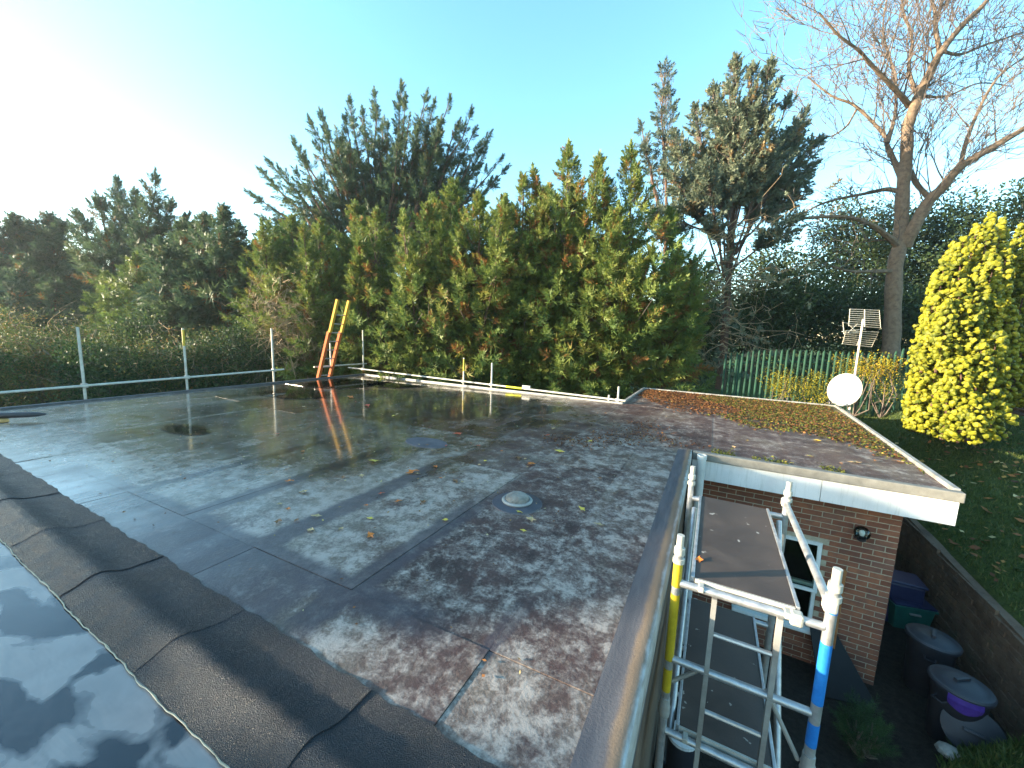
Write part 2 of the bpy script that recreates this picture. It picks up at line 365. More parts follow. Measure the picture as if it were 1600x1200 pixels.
Mt['ground'] = ground_mat()
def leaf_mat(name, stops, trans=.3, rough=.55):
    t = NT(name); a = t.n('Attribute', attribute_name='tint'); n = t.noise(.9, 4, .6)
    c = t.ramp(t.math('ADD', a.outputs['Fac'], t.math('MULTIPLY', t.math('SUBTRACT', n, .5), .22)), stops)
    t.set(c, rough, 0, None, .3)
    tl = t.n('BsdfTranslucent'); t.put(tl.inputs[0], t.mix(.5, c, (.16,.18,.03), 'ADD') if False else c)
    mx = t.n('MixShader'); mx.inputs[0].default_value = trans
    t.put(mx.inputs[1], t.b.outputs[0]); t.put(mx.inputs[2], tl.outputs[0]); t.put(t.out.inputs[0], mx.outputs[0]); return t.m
BRN = (.17,.080,.026)
Mt['ley'] = leaf_mat('cypress_foliage', [(0,(.046,.090,.026)),(.45,(.108,.165,.040)),(.78,(.18,.22,.048)),(.90,(.24,.22,.05)),(.94,BRN),(1,(.30,.14,.045))], .36)
Mt['leydark'] = leaf_mat('dark_conifer_foliage', [(0,(.032,.066,.036)),(.5,(.066,.112,.056)),(.85,(.110,.150,.062)),(.95,(.17,.14,.055)),(1,BRN)], .36)
Mt['greycyp'] = leaf_mat('grey_green_foliage', [(0,(.065,.095,.070)),(.5,(.130,.165,.115)),(.82,(.20,.23,.145)),(.93,(.22,.17,.09)),(1,(.29,.18,.075))], .36)
Mt['yew'] = leaf_mat('dark_evergreen_foliage', [(0,(.018,.036,.016)),(.6,(.042,.074,.026)),(1,(.08,.105,.034))], .36)
Mt['shade_core'] = simple('opaque_shade_core',(.006,.010,.005),(.014,.022,.009),3,.9)  # for the opaque cores added inside the shading laurels
Mt['gold'] = leaf_mat('golden_foliage', [(0,(.075,.10,.010)),(.4,(.20,.205,.013)),(.75,(.33,.30,.018)),(1,(.44,.38,.04))], .35)
Mt['shrub'] = leaf_mat('shrub_foliage', [(0,(.026,.058,.020)),(.45,(.065,.110,.032)),(.72,(.13,.15,.042)),(.88,(.20,.17,.06)),(1,(.30,.15,.05))])
Mt['yellowleaf'] = leaf_mat('yellow_autumn_leaves', [(0,(.13,.15,.015)),(.5,(.36,.31,.02)),(.85,(.50,.40,.03)),(1,(.44,.22,.03))], .4)
Mt['litter'] = leaf_mat('fallen_leaf_litter', [(0,(.07,.032,.016)),(.4,(.17,.066,.024)),(.7,(.27,.115,.032)),(.9,(.36,.24,.06)),(1,(.5,.42,.2))], .1, .7)
Mt['moss'] = leaf_mat('roof_moss', [(0,(.030,.040,.008)),(.5,(.085,.095,.016)),(.85,(.16,.16,.02)),(1,(.22,.13,.04))], .1, .9)
Mt['grass'] = leaf_mat('grass_blades', [(0,(.032,.058,.014)),(.6,(.085,.120,.028)),(1,(.18,.17,.055))], .3)

# ---------------------------------------------------------------- ground
def sstep(a, b, x):
    t = np.clip((x-a)/(b-a), 0, 1); return t*t*(3-2*t)
GZ = -2.85
WX = 3.58                      # garden retaining wall
def gh(x, y):
    x = np.asarray(x, float); y = np.asarray(y, float)
    lawn = -1.78+.05*np.clip(y-5,-4,30)+.40*np.clip(x-WX,0,1.6)+.06*np.clip(y-5,0,9)*np.clip(x-WX,0,1)+.05*np.clip(x-5.2,0,30)
    back = -.45+.02*np.clip(y-15,0,60)
    left = GZ+1.6*sstep(-14,-26,x)
    z = np.where(x < -1.5, left, GZ)
    z = z+(back-z)*sstep(12.9,14.4,y)*sstep(-14,-4,x)
    z = z+(np.maximum(lawn,back*sstep(13,14.5,y)+lawn*(1-sstep(13,14.5,y)))-z)*np.where(x>=WX,1.0,0.0)
    mound = sstep(5.7,4.9,y-.25*(x-2.2))*sstep(1.9,3.7,x)
    z = np.where((x<WX)&(y<8), z+mound*1.05, z)
    return z
xs = np.unique(np.concatenate([np.linspace(-400,-40,14), np.linspace(-40,-2,60), np.linspace(-2,WX-.02,40), np.linspace(WX,14,70), np.linspace(14,60,24), np.linspace(60,400,14)]))
ys = np.unique(np.concatenate([np.linspace(-400,-30,14), np.linspace(-30,2,30), np.linspace(2,18,110), np.linspace(18,60,30), np.linspace(60,500,14)]))
GX, GY = np.meshgrid(xs, ys); Zg = gh(GX, GY)+.03*np.sin(GX*2.1+GY*1.3)*np.sin(GY*1.7-GX*.6)
nx, ny = len(xs), len(ys); ii = (np.arange(ny-1)[:,None]*nx+np.arange(nx-1)[None,:]).ravel()
g_ = npmesh('ground', np.stack([GX,GY,Zg],-1), np.stack([ii,ii+1,ii+nx+1,ii+nx],-1), Mt['ground'])
tag(g_, kind='structure')

# ---------------------------------------------------------------- the flat-roofed building
bld = thing('flat_roof_building', 'single-storey brick building with a wet weathered flat felt roof', 'building')
XL, XE, YN, YB, XS, YW, YD = -10.66, -.15, 1.03, 9.34, -1.86, 12.66, 5.97
def cedge(y): return 2.55+(2.93-2.55)*(y-5.89)/(12.72-5.89)      # outer right edge of the rear wing
deck = MB(); deck.box((XL+.02,-3,-.20),(XE-.01,YB-.02,-.012)); deck_o = deck.build('main_roof', Mt['kerbdark'], bld)
dk2 = MB(); dk2.prism([(XS+.02,YB-.019),(XE-.012,YB-.019),(XE-.012,YD+.02),(cedge(YD)-.02,YD+.02),(cedge(YW)-.02,YW-.02),(XS+.02,YW-.02)], -.20, -.012)
wing_o = dk2.build('rear_wing_roof', Mt['kerbdark'], bld)
xsj = [XE-.72-.97*k for k in range(0,11)]
cols = [XE]+[x for x in xsj if x > XL+.2]+[XL]
def sheet(poly, z, parent, tone=.5, crust_sheen=.5):
    o = MB().prism(poly, -.03, z).build('felt_sheet', Mt['deck'], parent); o.color = (tone, crust_sheen, 0, 1); return o
TONE = {(0,0):(.55,.58),(0,1):(.42,.56),(0,2):(.52,.56),(0,3):(.40,.48),(1,0):(.45,.53),(1,1):(.34,.50),(1,2):(.46,.58),(1,3):(.42,.42),(2,0):(.52,.50),(2,1):(.68,.60),(2,2):(.38,.42),(3,0):(.5,.45),(3,1):(.70,.60),(3,2):(.36,.40),(4,1):(.74,.62),(4,2):(.40,.42),(5,1):(.76,.64)}  # left columns paler: sky sheen put into the sheet colour
for i in range(len(cols)-1):
    x1, x0 = cols[i], cols[i+1]
    r_ = random.Random(100+i)
    def lap(x): return 1.86 if i > 5 else 1.53+(x+.8)*.035
    c2, c3 = lap(x0)+2.6+r_.uniform(-.5,.9), 6.6+r_.uniform(-.8,.8)
    cuts = [(YN-.02,YN-.02),(lap(x0),lap(x1)),(c2,c2),(c3,c3),(YB,YB)]
    for j in range(4):
        z = .0+.0030*((i+j)%2)+.0010*((2*i+j)%3)
        gy=-.004 if j==0 else (.02 if j<3 else 0); xa=x0-.0*(i<len(cols)-2)
        sheet([(xa,cuts[j][0]),(x1-.003,cuts[j][1]),(x1-.003,cuts[j+1][1]+gy),(xa,cuts[j+1][0]+gy)], z, deck_o, *TONE.get((i,j),((.76 if j<2 else .48)+r_.uniform(-.07,.07),(.66 if j<2 else .48)+r_.uniform(-.05,.05))))  # remaining near left sheets also carry the sky sheen as paler colour
wc = [XS, -.9, .1, 1.08, 2.05, None]
for i in range(5):
    for j,(ya,yb) in enumerate(((YD,YB),(YB,YW))):
        x0 = wc[i]; x1 = wc[i+1]
        if j == 0:
            if i == 0: continue
            if i == 1: x0 = XE-.02
            if x0 is not None and x1 is not None and x1 < XE: continue
        z = .0015+.0035*((i+j)%2)+.001*(i%3)
        xa, xb = (x1, x1) if x1 is not None else (cedge(ya), cedge(yb))
        sheet([(x0-.015,ya),(xa,ya),(xb,yb),(x0-.015,yb)], z, wing_o, *((.40,.50),(.34,.40),(.42,.46),(.37,.42),(.46,.50))[(i+2*j)%5])
# kerbs and trims
def part(m, name, mat, parent=bld, **k): return m.build(name, Mt[mat], parent, **k)
m = MB()
prof = [(-.185,.008),(-.150,.012),(-.105,.014),(-.070,.022),(-.048,.030),(-.012,.031),(-.002,.026),(.006,.0),(.006,-.16)]
ysE = np.linspace(-3,YD+.02,60)
for y in ysE:
    for x,z in prof: m.v.append((XE+x, y, z+.003*math.sin(y*5.1)*(.4 if x>-.12 else .15)+(.0 if x<-.25 else .0)))
npf = len(prof)
for i in range(len(ysE)-1):
    for k in range(npf-1): a=i*npf+k; m.f.append((a,a+1,a+npf+1,a+npf))
def kerbE_mat():
    t = NT('worn_sunlit_kerb_felt'); n=t.noise(3,7,.65,.4,t.scaled(t.pos(),(6,.8,1))); n2=t.noise(90,4,.7)
    sx=t.n('SeparateXYZ'); t.put(sx.inputs[0],t.pos())
    wv=t.math('ADD',sx.outputs[0],t.math('MULTIPLY',t.math('SUBTRACT',t.noise(7,5,.6),.5),.05))
    f=t.ramp(t.math('ADD',wv,1.0),[(.768,0),(.792,1)])
    c=t.mix(t.ramp(n,[(.3,0),(.7,1)]),(.055,.052,.060),(.10,.095,.10))
    c=t.mix(f,c,t.mix(n,(.10,.07,.045),(.22,.16,.11)))  # brown crest band: low sunlight on the kerb put into the colour
    g=t.ramp(t.math('ADD',wv,1.0),[(.828,0),(.848,1)]); c=t.mix(t.math('MULTIPLY',g,t.ramp(n,[(.35,.2),(.55,1)])),c,(.40,.39,.37))
    return t.set(c,.6,0,t.bump(n2,.5,.006),.5)
Mt['kerbE']=kerbE_mat()
part(m,'edge_kerb','kerbE',smooth=True)
part(MB().box((XE-.03,-3,-.34),(XE-.004,YD+.0,-.17)),'fascia_board','kerbdark')
m = MB().box((XL-.06,-3,-.16),(XL+.03,YB+.04,.045)); part(m,'edge_kerb','kerbdark',bevel=.015)
m = MB().box((XL+.034,YB-.03,-.10),(XS-.002,YB+.035,.042)); part(m,'edge_trim','alu_dull',bevel=.008)
m = MB().box((XS-.035,YB-.031,-.10),(XS+.03,YW+.03,.046)); part(m,'edge_trim','alu_dull',bevel=.008)
m = MB().prism([(XS+.034,YW-.03),(cedge(YW)+.03,YW-.03),(cedge(YW)+.03,YW+.032),(XS+.034,YW+.032)],-.10,.040); part(m,'edge_trim','alu_dull',bevel=.008)
m = MB().prism([(cedge(YD)-.035,YD+.02),(cedge(YD)+.03,YD+.02),(cedge(YW)+.034,YW-.033),(cedge(YW)-.031,YW-.033)],-.085,.050); part(m,'edge_trim','alu_dull',bevel=.008)
# front drip of the wing, white fascia, soffit
fx1 = cedge(YD)+.035
part(MB().box((XE+.014,YD-.075,-.085),(fx1,YD+.022,.030)),'drip_edge','drip',bevel=.012)
part(MB().box((XE+.016,YD-.050,-.365),(1.345,YD-.026,-.080)),'fascia_board','white',bevel=.003)
part(MB().box((1.350,YD-.0505,-.364),(fx1-.03,YD-.026,-.080)),'fascia_board','white',bevel=.003)
part(MB().prism([(fx1-.054,YD-.024),(fx1-.03,YD-.024),(cedge(YW)+.006,YW),(cedge(YW)-.018,YW)],-.365,-.087),'fascia_board','white')
part(MB().box((XE+.016,YD-.024,-.362),(fx1-.056,YD+.32,-.35)),'soffit','white')
part(MB().box((XL,YB-.03,-.36),(XS-.04,YB-.005,-.102)),'fascia_board','white')
part(MB().box((XS+.0,YW-.024,-.36),(cedge(YW)-.02,YW,-.104)),'fascia_board','white')
part(MB().box((XL-.03,-3,-.36),(XL-.005,YB-.032,-.163)),'fascia_board','white')
# felt-covered upstand between the two roofs: 1 m cap sheets
prof = [(.600,.010),(.635,.020),(.675,.032),(.715,.052),(.750,.064),(.785,.064),(.820,.052),(.865,.030),(.915,.018),(.97,.012),(1.03,.011),(1.075,.010)]
ups = MB().box((XL,.66,-.02),(XE-.03,.98,.006)).build('roof_upstand', Mt['kerbdark'], bld)
xb = XE-.16
k = 0
while xb > XL+.1:
    x1 = xb+.10 if k else XE-.145; x0 = max(xb-.995, XL+.03); nxs = 34; m = MB(); r_ = random.Random(5)
    ph = [r_.uniform(0,6.3) for _ in range(6)]
    for i in range(nxs+1):
        t = i/nxs; x = x0+(x1-x0)*t; lift = .0024 if x > xb+.0 else .0
        if k==0: lift = 0
        lift += .0015*math.exp(-((x-xb-.1)/.02)**2)*(k>0)
        for q,(y,z) in enumerate(prof):
            wob = .0022*math.sin(x*9+ph[0]+y*20)+.0018*math.sin(x*23+ph[1]-y*31)+.0015*math.sin(x*47+ph[2])
            edge = .006*math.sin(x*5.3+ph[3])+.005*math.sin(x*17+ph[4])+.004*math.sin(x*41+ph[5])
            yy = y+(edge if q==len(prof)-1 else (.25*edge if q in (0,) else 0))+.03*(x+3)*.035*0
            m.v.append((x, yy+(-.0)*x, z*1.0+lift*(.5 if q==0 else 1)+ (wob if 0<q<len(prof)-2 else .15*wob)+.0018*(k%2)))
    P_=len(prof)
    for i in range(nxs):
        for q in range(P_-1): a=i*P_+q; m.f.append((a,a+P_,a+P_+1,a+1))
    o = m.build('felt_cap_sheet', Mt['felt'], ups, smooth=True)
    xb -= .995; k += 1
m = MB(); r_=random.Random(3); pts=[]; rr=[]
for i in range(260):
    x = XL+.05+(XE-.2-XL)*i/259; pts.append((x,.598+.004*math.sin(x*7)+r_.uniform(-.004,.004),.012+r_.uniform(0,.003))); rr.append(.0018+abs(r_.gauss(0,.0014)))
m.tube(pts,rr,5); m.build('sealant_bead', Mt['sealant'], ups)
part(MB().box((XL+.03,-3,-.011),(XE-.29,.64,.006)),'near_roof_membrane','membrane')
# roof vent and round outlet patch
vx,vy,_ = onz(808,786)
v = thing('roof_vent','low round dome vent on a black flange in the middle of the roof','roof vent',loc=(vx,vy,0))
MB().lathe([(.24,.0),(.236,.010),(.20,.014),(.165,.020),(.145,.024)],n=36).build('flange',Mt['band'],v,smooth=True)
MB().lathe([(.142,.018),(.148,.034),(.138,.046),(.122,.046),(.114,.034)],n=36).build('collar',Mt['alu_dull'],v,smooth=True)
MB().lathe([(.112,.030),(.110,.058),(.098,.075),(.074,.090),(.04,.098),(.002,.100)],n=36).build('dome',Mt['stone'],v,smooth=True)
ox,oy,_ = onz(666,692)
m=MB(); m.lathe([(.30,.0),(.29,.011),(.24,.0125),(.002,.012)],n=40)
o=m.build('lead_patch',Mt['lead'],deck_o); o.location=(ox,oy,.0); o.scale=(1.15,.72,1); 

# ---------------------------------------------------------------- brick wall of the wing
WIN = (.62,1.54,-2.32,-1.06)          # x0 x1 z0 z1 of the window opening
_a,_b = YD+.33,YD+.43
wall = part(MB().box((XE+.012,_a,GZ-.2),(WIN[0],_b,-.365)).box((WIN[1],_a,GZ-.2),(2.262,_b,-.365)).box((WIN[0],_a+.0005,GZ-.2),(WIN[1],_b,WIN[2])).box((WIN[0],_a+.0005,WIN[3]),(WIN[1],_b,-.365)),'brick_wall','mortar')
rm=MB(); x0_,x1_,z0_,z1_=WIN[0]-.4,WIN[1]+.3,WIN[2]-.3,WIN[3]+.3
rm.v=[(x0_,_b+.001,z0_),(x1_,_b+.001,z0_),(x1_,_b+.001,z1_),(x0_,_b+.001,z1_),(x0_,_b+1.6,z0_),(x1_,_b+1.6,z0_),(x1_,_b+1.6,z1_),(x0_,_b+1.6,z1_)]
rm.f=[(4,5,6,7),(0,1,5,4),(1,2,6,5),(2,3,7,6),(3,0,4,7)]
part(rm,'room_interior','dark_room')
part(MB().box((2.17,YD+.432,GZ-.2),(2.262,YW-.3,-.365)),'side_wall','oldbrick')
part(MB().box((XE-.13,1.0,GZ-.2),(XE-.03,YD+.32,-.345)),'passage_wall','oldbrick')
part(MB().box((XL+.3,1.2,GZ-.2),(XL+.4,YB-.32,-.365)),'left_wall','oldbrick')
part(MB().box((XL+.41,YB-.4,GZ-.2),(XS-.3,YB-.3,-.365)),'back_wall','oldbrick')
part(MB().box((XL+.41,1.2,GZ-.2),(XE-.14,1.3,-.365)),'near_wall','oldbrick')
YF = YD+.33
bl,bh,bd,jt = .215,.065,.03,.010
def brickmesh(L):
    e=.004; m=MB()
    m.v=[(0,0,0),(L,0,0),(L,0,bh),(0,0,bh),(e,-.008,e),(L-e,-.008,e),(L-e,-.008,bh-e),(e,-.008,bh-e)]
    m.f=[(4,5,6,7),(0,1,5,4),(1,2,6,5),(2,3,7,6),(3,0,4,7)]
    me=bpy.data.meshes.new('brick'); me.from_pydata(m.v,[],m.f); me.materials.append(Mt['brick']); return me
bm_full,bm_half = brickmesh(bl),brickmesh(.1025)
cache={}
rest=MB(); zc=GZ-.02; row=0; nb=0
while zc+bh < -.36:
    x = 2.266; first=True
    while x > XE+.02:
        L = .1025 if (first and row%2) else bl
        first=False; x0=x-L; x1=x
        x -= L+jt
        if x0 < XE+.02: break
        a,b = x0,x1
        if zc+bh > WIN[2]-.01 and zc < WIN[3]+.01:
            if a < WIN[1] and b > WIN[0]:
                if b-.06 > WIN[1]: a = WIN[1]
                elif a+.06 < WIN[0]: b = WIN[0]
                else: continue
        L2=round(b-a,3)
        if L2<.03: continue
        if b > .75:
            if L2 not in cache: cache[L2]=brickmesh(L2)
            o=bpy.data.objects.new('brick',cache[L2]); col.objects.link(o); o.parent=wall
            o.location=(a+rnd.uniform(-.0015,.0015),YF+rnd.uniform(-.0025,.0015),zc+rnd.uniform(-.001,.001)); nb+=1
        else:
            q=MB(); c=len(rest.v)
            rest.v += [(a,YF,zc),(b,YF,zc),(b,YF,zc+bh),(a,YF,zc+bh),(a+.004,YF-.008,zc+.004),(b-.004,YF-.008,zc+.004),(b-.004,YF-.008,zc+bh-.004),(a+.004,YF-.008,zc+bh-.004)]
            rest.f += [tuple(c+i for i in f) for f in ((4,5,6,7),(0,1,5,4),(1,2,6,5),(2,3,7,6),(3,0,4,7))]
    zc += .075; row += 1
print('bricks',nb)
tag(rest.build('brickwork',Mt['brick'],wall),kind='stuff')
# window with a fixed lower light and an open top-hung casement
wn0,wn1,wz0,wz1 = WIN
fr = MB(); t_=.045; ya,yb_=YF+.005,YF+.06; zt_=-1.70
fr.box((wn0,ya,wz0),(wn0+t_,yb_,wz1)).box((wn1-t_,ya,wz0),(wn1,yb_,wz1))
fr.box((wn0+t_,ya,wz0),(wn1-t_,yb_,wz0+t_)).box((wn0+t_,ya,wz1-t_),(wn1-t_,yb_,wz1)).box((wn0+t_,ya-.001,zt_-.025),(wn1-t_,yb_,zt_+.025))
win_o = fr.build('window',Mt['upvc'],bld,bevel=.004)
MB().box((wn0+t_,YF+.030,wz0+t_),(wn1-t_,YF+.034,zt_-.025)).build('pane',Mt['glass'],win_o)
MB().box((wn0-.04,YF-.09,wz0-.05),(wn1+.04,YF+.004,wz0-.002)).build('sill',Mt['upvc'],win_o,bevel=.006)
tp,bt=Vector((0,YF-.012,wz1-.02)),Vector((0,YF-.085,zt_-.02)); cs=MB()
for z_ in (tp,bt): cs.beam((wn0+.015,z_.y,z_.z),(wn1-.015,z_.y,z_.z),.035,.045)
for x_ in (wn0+.037,wn1-.037): cs.beam((x_,tp.y-.004,tp.z-.026),(x_,bt.y+.004,bt.z+.026),.045,.035,up=(0,1,0))
co_=cs.build('casement',Mt['upvc'],win_o)
MB().quadbox([(wn0+.06,bt.y,bt.z+.02),(wn1-.06,bt.y,bt.z+.02),(wn1-.06,bt.y+.004,bt.z+.02),(wn0+.06,bt.y+.004,bt.z+.02),(wn0+.06,tp.y,tp.z-.02),(wn1-.06,tp.y,tp.z-.02),(wn1-.06,tp.y+.004,tp.z-.02),(wn0+.06,tp.y+.004,tp.z-.02)]).build('pane',Mt['glass'],co_)
# things standing just inside the window
wt=thing('laundry_bag','crumpled white bag behind the lower window pane','bag',loc=(1.30,YF+.26,wz0-.30)); m=MB().lathe([(.10,0),(.16,.08),(.17,.30),(.13,.48),(.06,.56),(.01,.58)],n=14); r_=random.Random(9); m.v=[(a*(1+r_.uniform(-.12,.12)),b*(1+r_.uniform(-.12,.12)),c) for a,b,c in m.v]; m.build('sack',Mt['white'],wt,smooth=True)
wt=thing('red_container','red plastic container behind the lower window pane','container',loc=(1.05,YF+.28,wz0-.30)); MB().lathe([(.09,0),(.10,.03),(.11,.62),(.05,.68),(.045,.74),(.001,.745)],n=16).build('bottle',Mt['redthing'],wt,smooth=True)
wt=thing('green_container','small green container on the window ledge inside','container',loc=(1.38,YF+.12,wz0-.30)); MB().lathe([(.06,0),(.06,.40),(.04,.44),(.001,.445)],n=16).build('pot',Mt['greenthing'],wt,smooth=True)
# soil pipe in the inner corner
m=MB().lathe([(.055,GZ),(.055,-.04),(.062,-.038),(.062,.02),(.050,.02),(.050,-.06),(.001,-.07)],c=(XE+.135,YD-.15,0),n=24); part(m,'soil_pipe','pipe',smooth=True)

# ---------------------------------------------------------------- wall lamp
lx,_,lz = onax(1347,833,1,YF-.13)
l = thing('wall_lamp','round glass globe wall lamp with black base on the brick wall','lamp',loc=(lx,YF-.13,lz))
MB().lathe([(.001,-.085),(.03,-.082),(.062,-.06),(.083,-.02),(.085,.012),(.07,.05),(.045,.074),(.015,.086),(.001,.087)],n=28,capt=False).build('globe',Mt['glass'],l,smooth=True)
MB().lathe([(.001,-.105),(.035,-.105),(.05,-.09),(.05,-.05),(.035,-.04),(.001,-.04)],n=24).build('base',Mt['black_plastic'],l,smooth=True)
MB().lathe([(.001,-.04),(.02,-.035),(.03,0),(.026,.025),(.012,.04),(.001,.042)],n=20).build('bulb',Mt['white'],l,smooth=True)
MB().beam((0,.02,-.085),(0,.12,-.085),.03,.03).box((-.04,.105,-.13),(.04,.12,-.04)).build('bracket',Mt['black_plastic'],l)

# ---------------------------------------------------------------- scaffold edge protection
def coupler(mb,p): 
    x,y,z=p; mb.box((x-.045,y-.045,z-.04),(x+.045,y+.045,z+.04))
def guard(name,label,posts,rails,coup,extra=None,grp='scaffold guard rails along the roof edge'):
    t=thing(name,label,'scaffolding',grp)
    for (x,y,zt,yel) in posts:
        m=MB().tube([(x,y,GZ),(x,y,zt)],.0242,12); o=m.build('post',Mt['galv_white'],t,smooth=True)
        if yel: MB().tube([(x,y,zt-.40),(x,y,zt-.03)],.0252,12).build('yellow_band',Mt['yellow'],o,smooth=True)
    for (a,b) in rails: MB().tube([a,b],.0242,12).build('rail',Mt['galv_white'],t,smooth=True)
    for p in coup:
        m=MB(); coupler(m,p); m.build('coupler',Mt['galv'],t,bevel=.01)
    return t
XP=-10.84
def zx(px,py): 
    p=onax(px,py,0,XP); return p[1],p[2]
posts=[]
for (tx,ty,bx,by,yl) in ((126,511,134,628,0),(286,513,293,612,1),(423,513,428,597,0)):
    yb,_=zx(bx,by-2); _,zt=zx(tx,ty); posts.append((XP,yb,zt,yl))
ry0,rz0=zx(0,613); ry1,rz1=zx(442,577)
sl_=(rz1-rz0)/(ry1-ry0)
gl_=guard('scaffold_guard_rail','scaffold tube rail with three tall posts along the left roof edge',posts,[((XP+.05,ry0-3,rz0-3*sl_),(XP+.05,ry1,rz1))],[(XP+.025,p[1],rz0+(p[1]-ry0)*sl_) for p in posts])
YP=YB+.13
def zy(px,py):
    p=onax(px,py,1,YP); return p[0],p[2]
posts=[]
for (tx,ty,yl) in ((567,516,0),(725,559,1),(769,567,0),(967,604,0)):
    x,zt=zy(tx,ty); posts.append((x,YP,zt,yl))
a=zy(546,574); b=zy(978,626)
sl2=(b[1]-a[1])/(b[0]-a[0])
gr_=guard('scaffold_guard_rail','low scaffold rail with a yellow taped joint along the back roof edge',posts,[((a[0],YP-.05,a[1]),(b[0],YP-.05,b[1]))],[(p[0],YP-.025,a[1]+(p[0]-a[0])*sl2) for p in posts])
c=zy(824,604); q=zy(798,601)
MB().box((c[0]-.12,YP-.085,c[1]-.035),(c[0]+.12,YP-.015,c[1]+.035)).build('sleeve_coupler',Mt['galv'],gr_,bevel=.012)
MB().tube([(q[0]-.12,YP-.05,a[1]+(q[0]-.12-a[0])*sl2),(c[0]-.14,YP-.05,a[1]+(c[0]-.14-a[0])*sl2)],.027,12).build('yellow_tape',Mt['tape'],gr_,smooth=True)
s_=zy(952,617); MB().tube([(s_[0],YP-.02,-.4),(s_[0],YP-.02,s_[1])],.0242,12).build('post',Mt['galv_white'],gr_,smooth=True)
# return rail of the corner and thin post by the ladder
MB().tube([(XP-.05,YP+.2,.36),(XP-.05,ry1+1.0,.36)],.0242,12).build('rail',Mt['galv_white'],gr_,smooth=True)
lp=onax(516,536,0,XP-.15); MB().tube([(XP-.15,lp[1],GZ),(XP-.15,lp[1],lp[2])],.0242,12).build('post',Mt['galv_white'],gl_,smooth=True)

# ---------------------------------------------------------------- ladder
def ladder():
    t=thing('ladder','orange and yellow extension ladder leaning on the far left roof edge','ladder')
    foot=Vector((-12.0,0,GZ))
    xe=XL-.12
    s0=[];
    for (bx,by,tx,ty) in ((497,590,521,468),(515,588,539,470)):
        e=onax(bx,by,0,xe); d=Vector((.30,.07,1)).normalized()
        # climb until the stile reaches the surveyed height
        best=min((abs((CO*0+0).sum())+0,0) for _ in range(1)) if False else None
        top=None; bestd=1e9
        for k in range(400):
            p=Vector((xe,e[1],0))+d*(k*.01); vv=np.array(p)-CO; py=600-FPX*(vv@CU)/(vv@CF)
            if abs(py-ty)<bestd: bestd=abs(py-ty); top=p
        base=Vector((xe,e[1],0))+d*(GZ/d.z); s0.append((base,top,d))
    for base,top,d in s0:
        L=(top-base).length; k=.60
        cut=top-d*1.0
        o=MB().beam(base,cut,.085,.10,up=(1,0,0)).build('stile',Mt['orange'],t,bevel=.006)
        o2=MB().beam(cut-d*.02+Vector((.045,0,0)),top+Vector((.045,0,0)),.078,.09,up=(1,0,0)).build('extension_stile',Mt['amber'],t,bevel=.006)
    b0,t0,d=s0[0]; b1,t1,_=s0[1]; n=int((t0-b0).length/.28)
    for i in range(1,n):
        p=b0+d*(i*.28); q=b1+d*(i*.28)
        if p.z>cut.z-.1: p+=Vector((.045,0,0)); q+=Vector((.045,0,0))
        MB().tube([p,q],.015,8).build('rung',Mt['alu_dull'],t,smooth=True)
ladder()

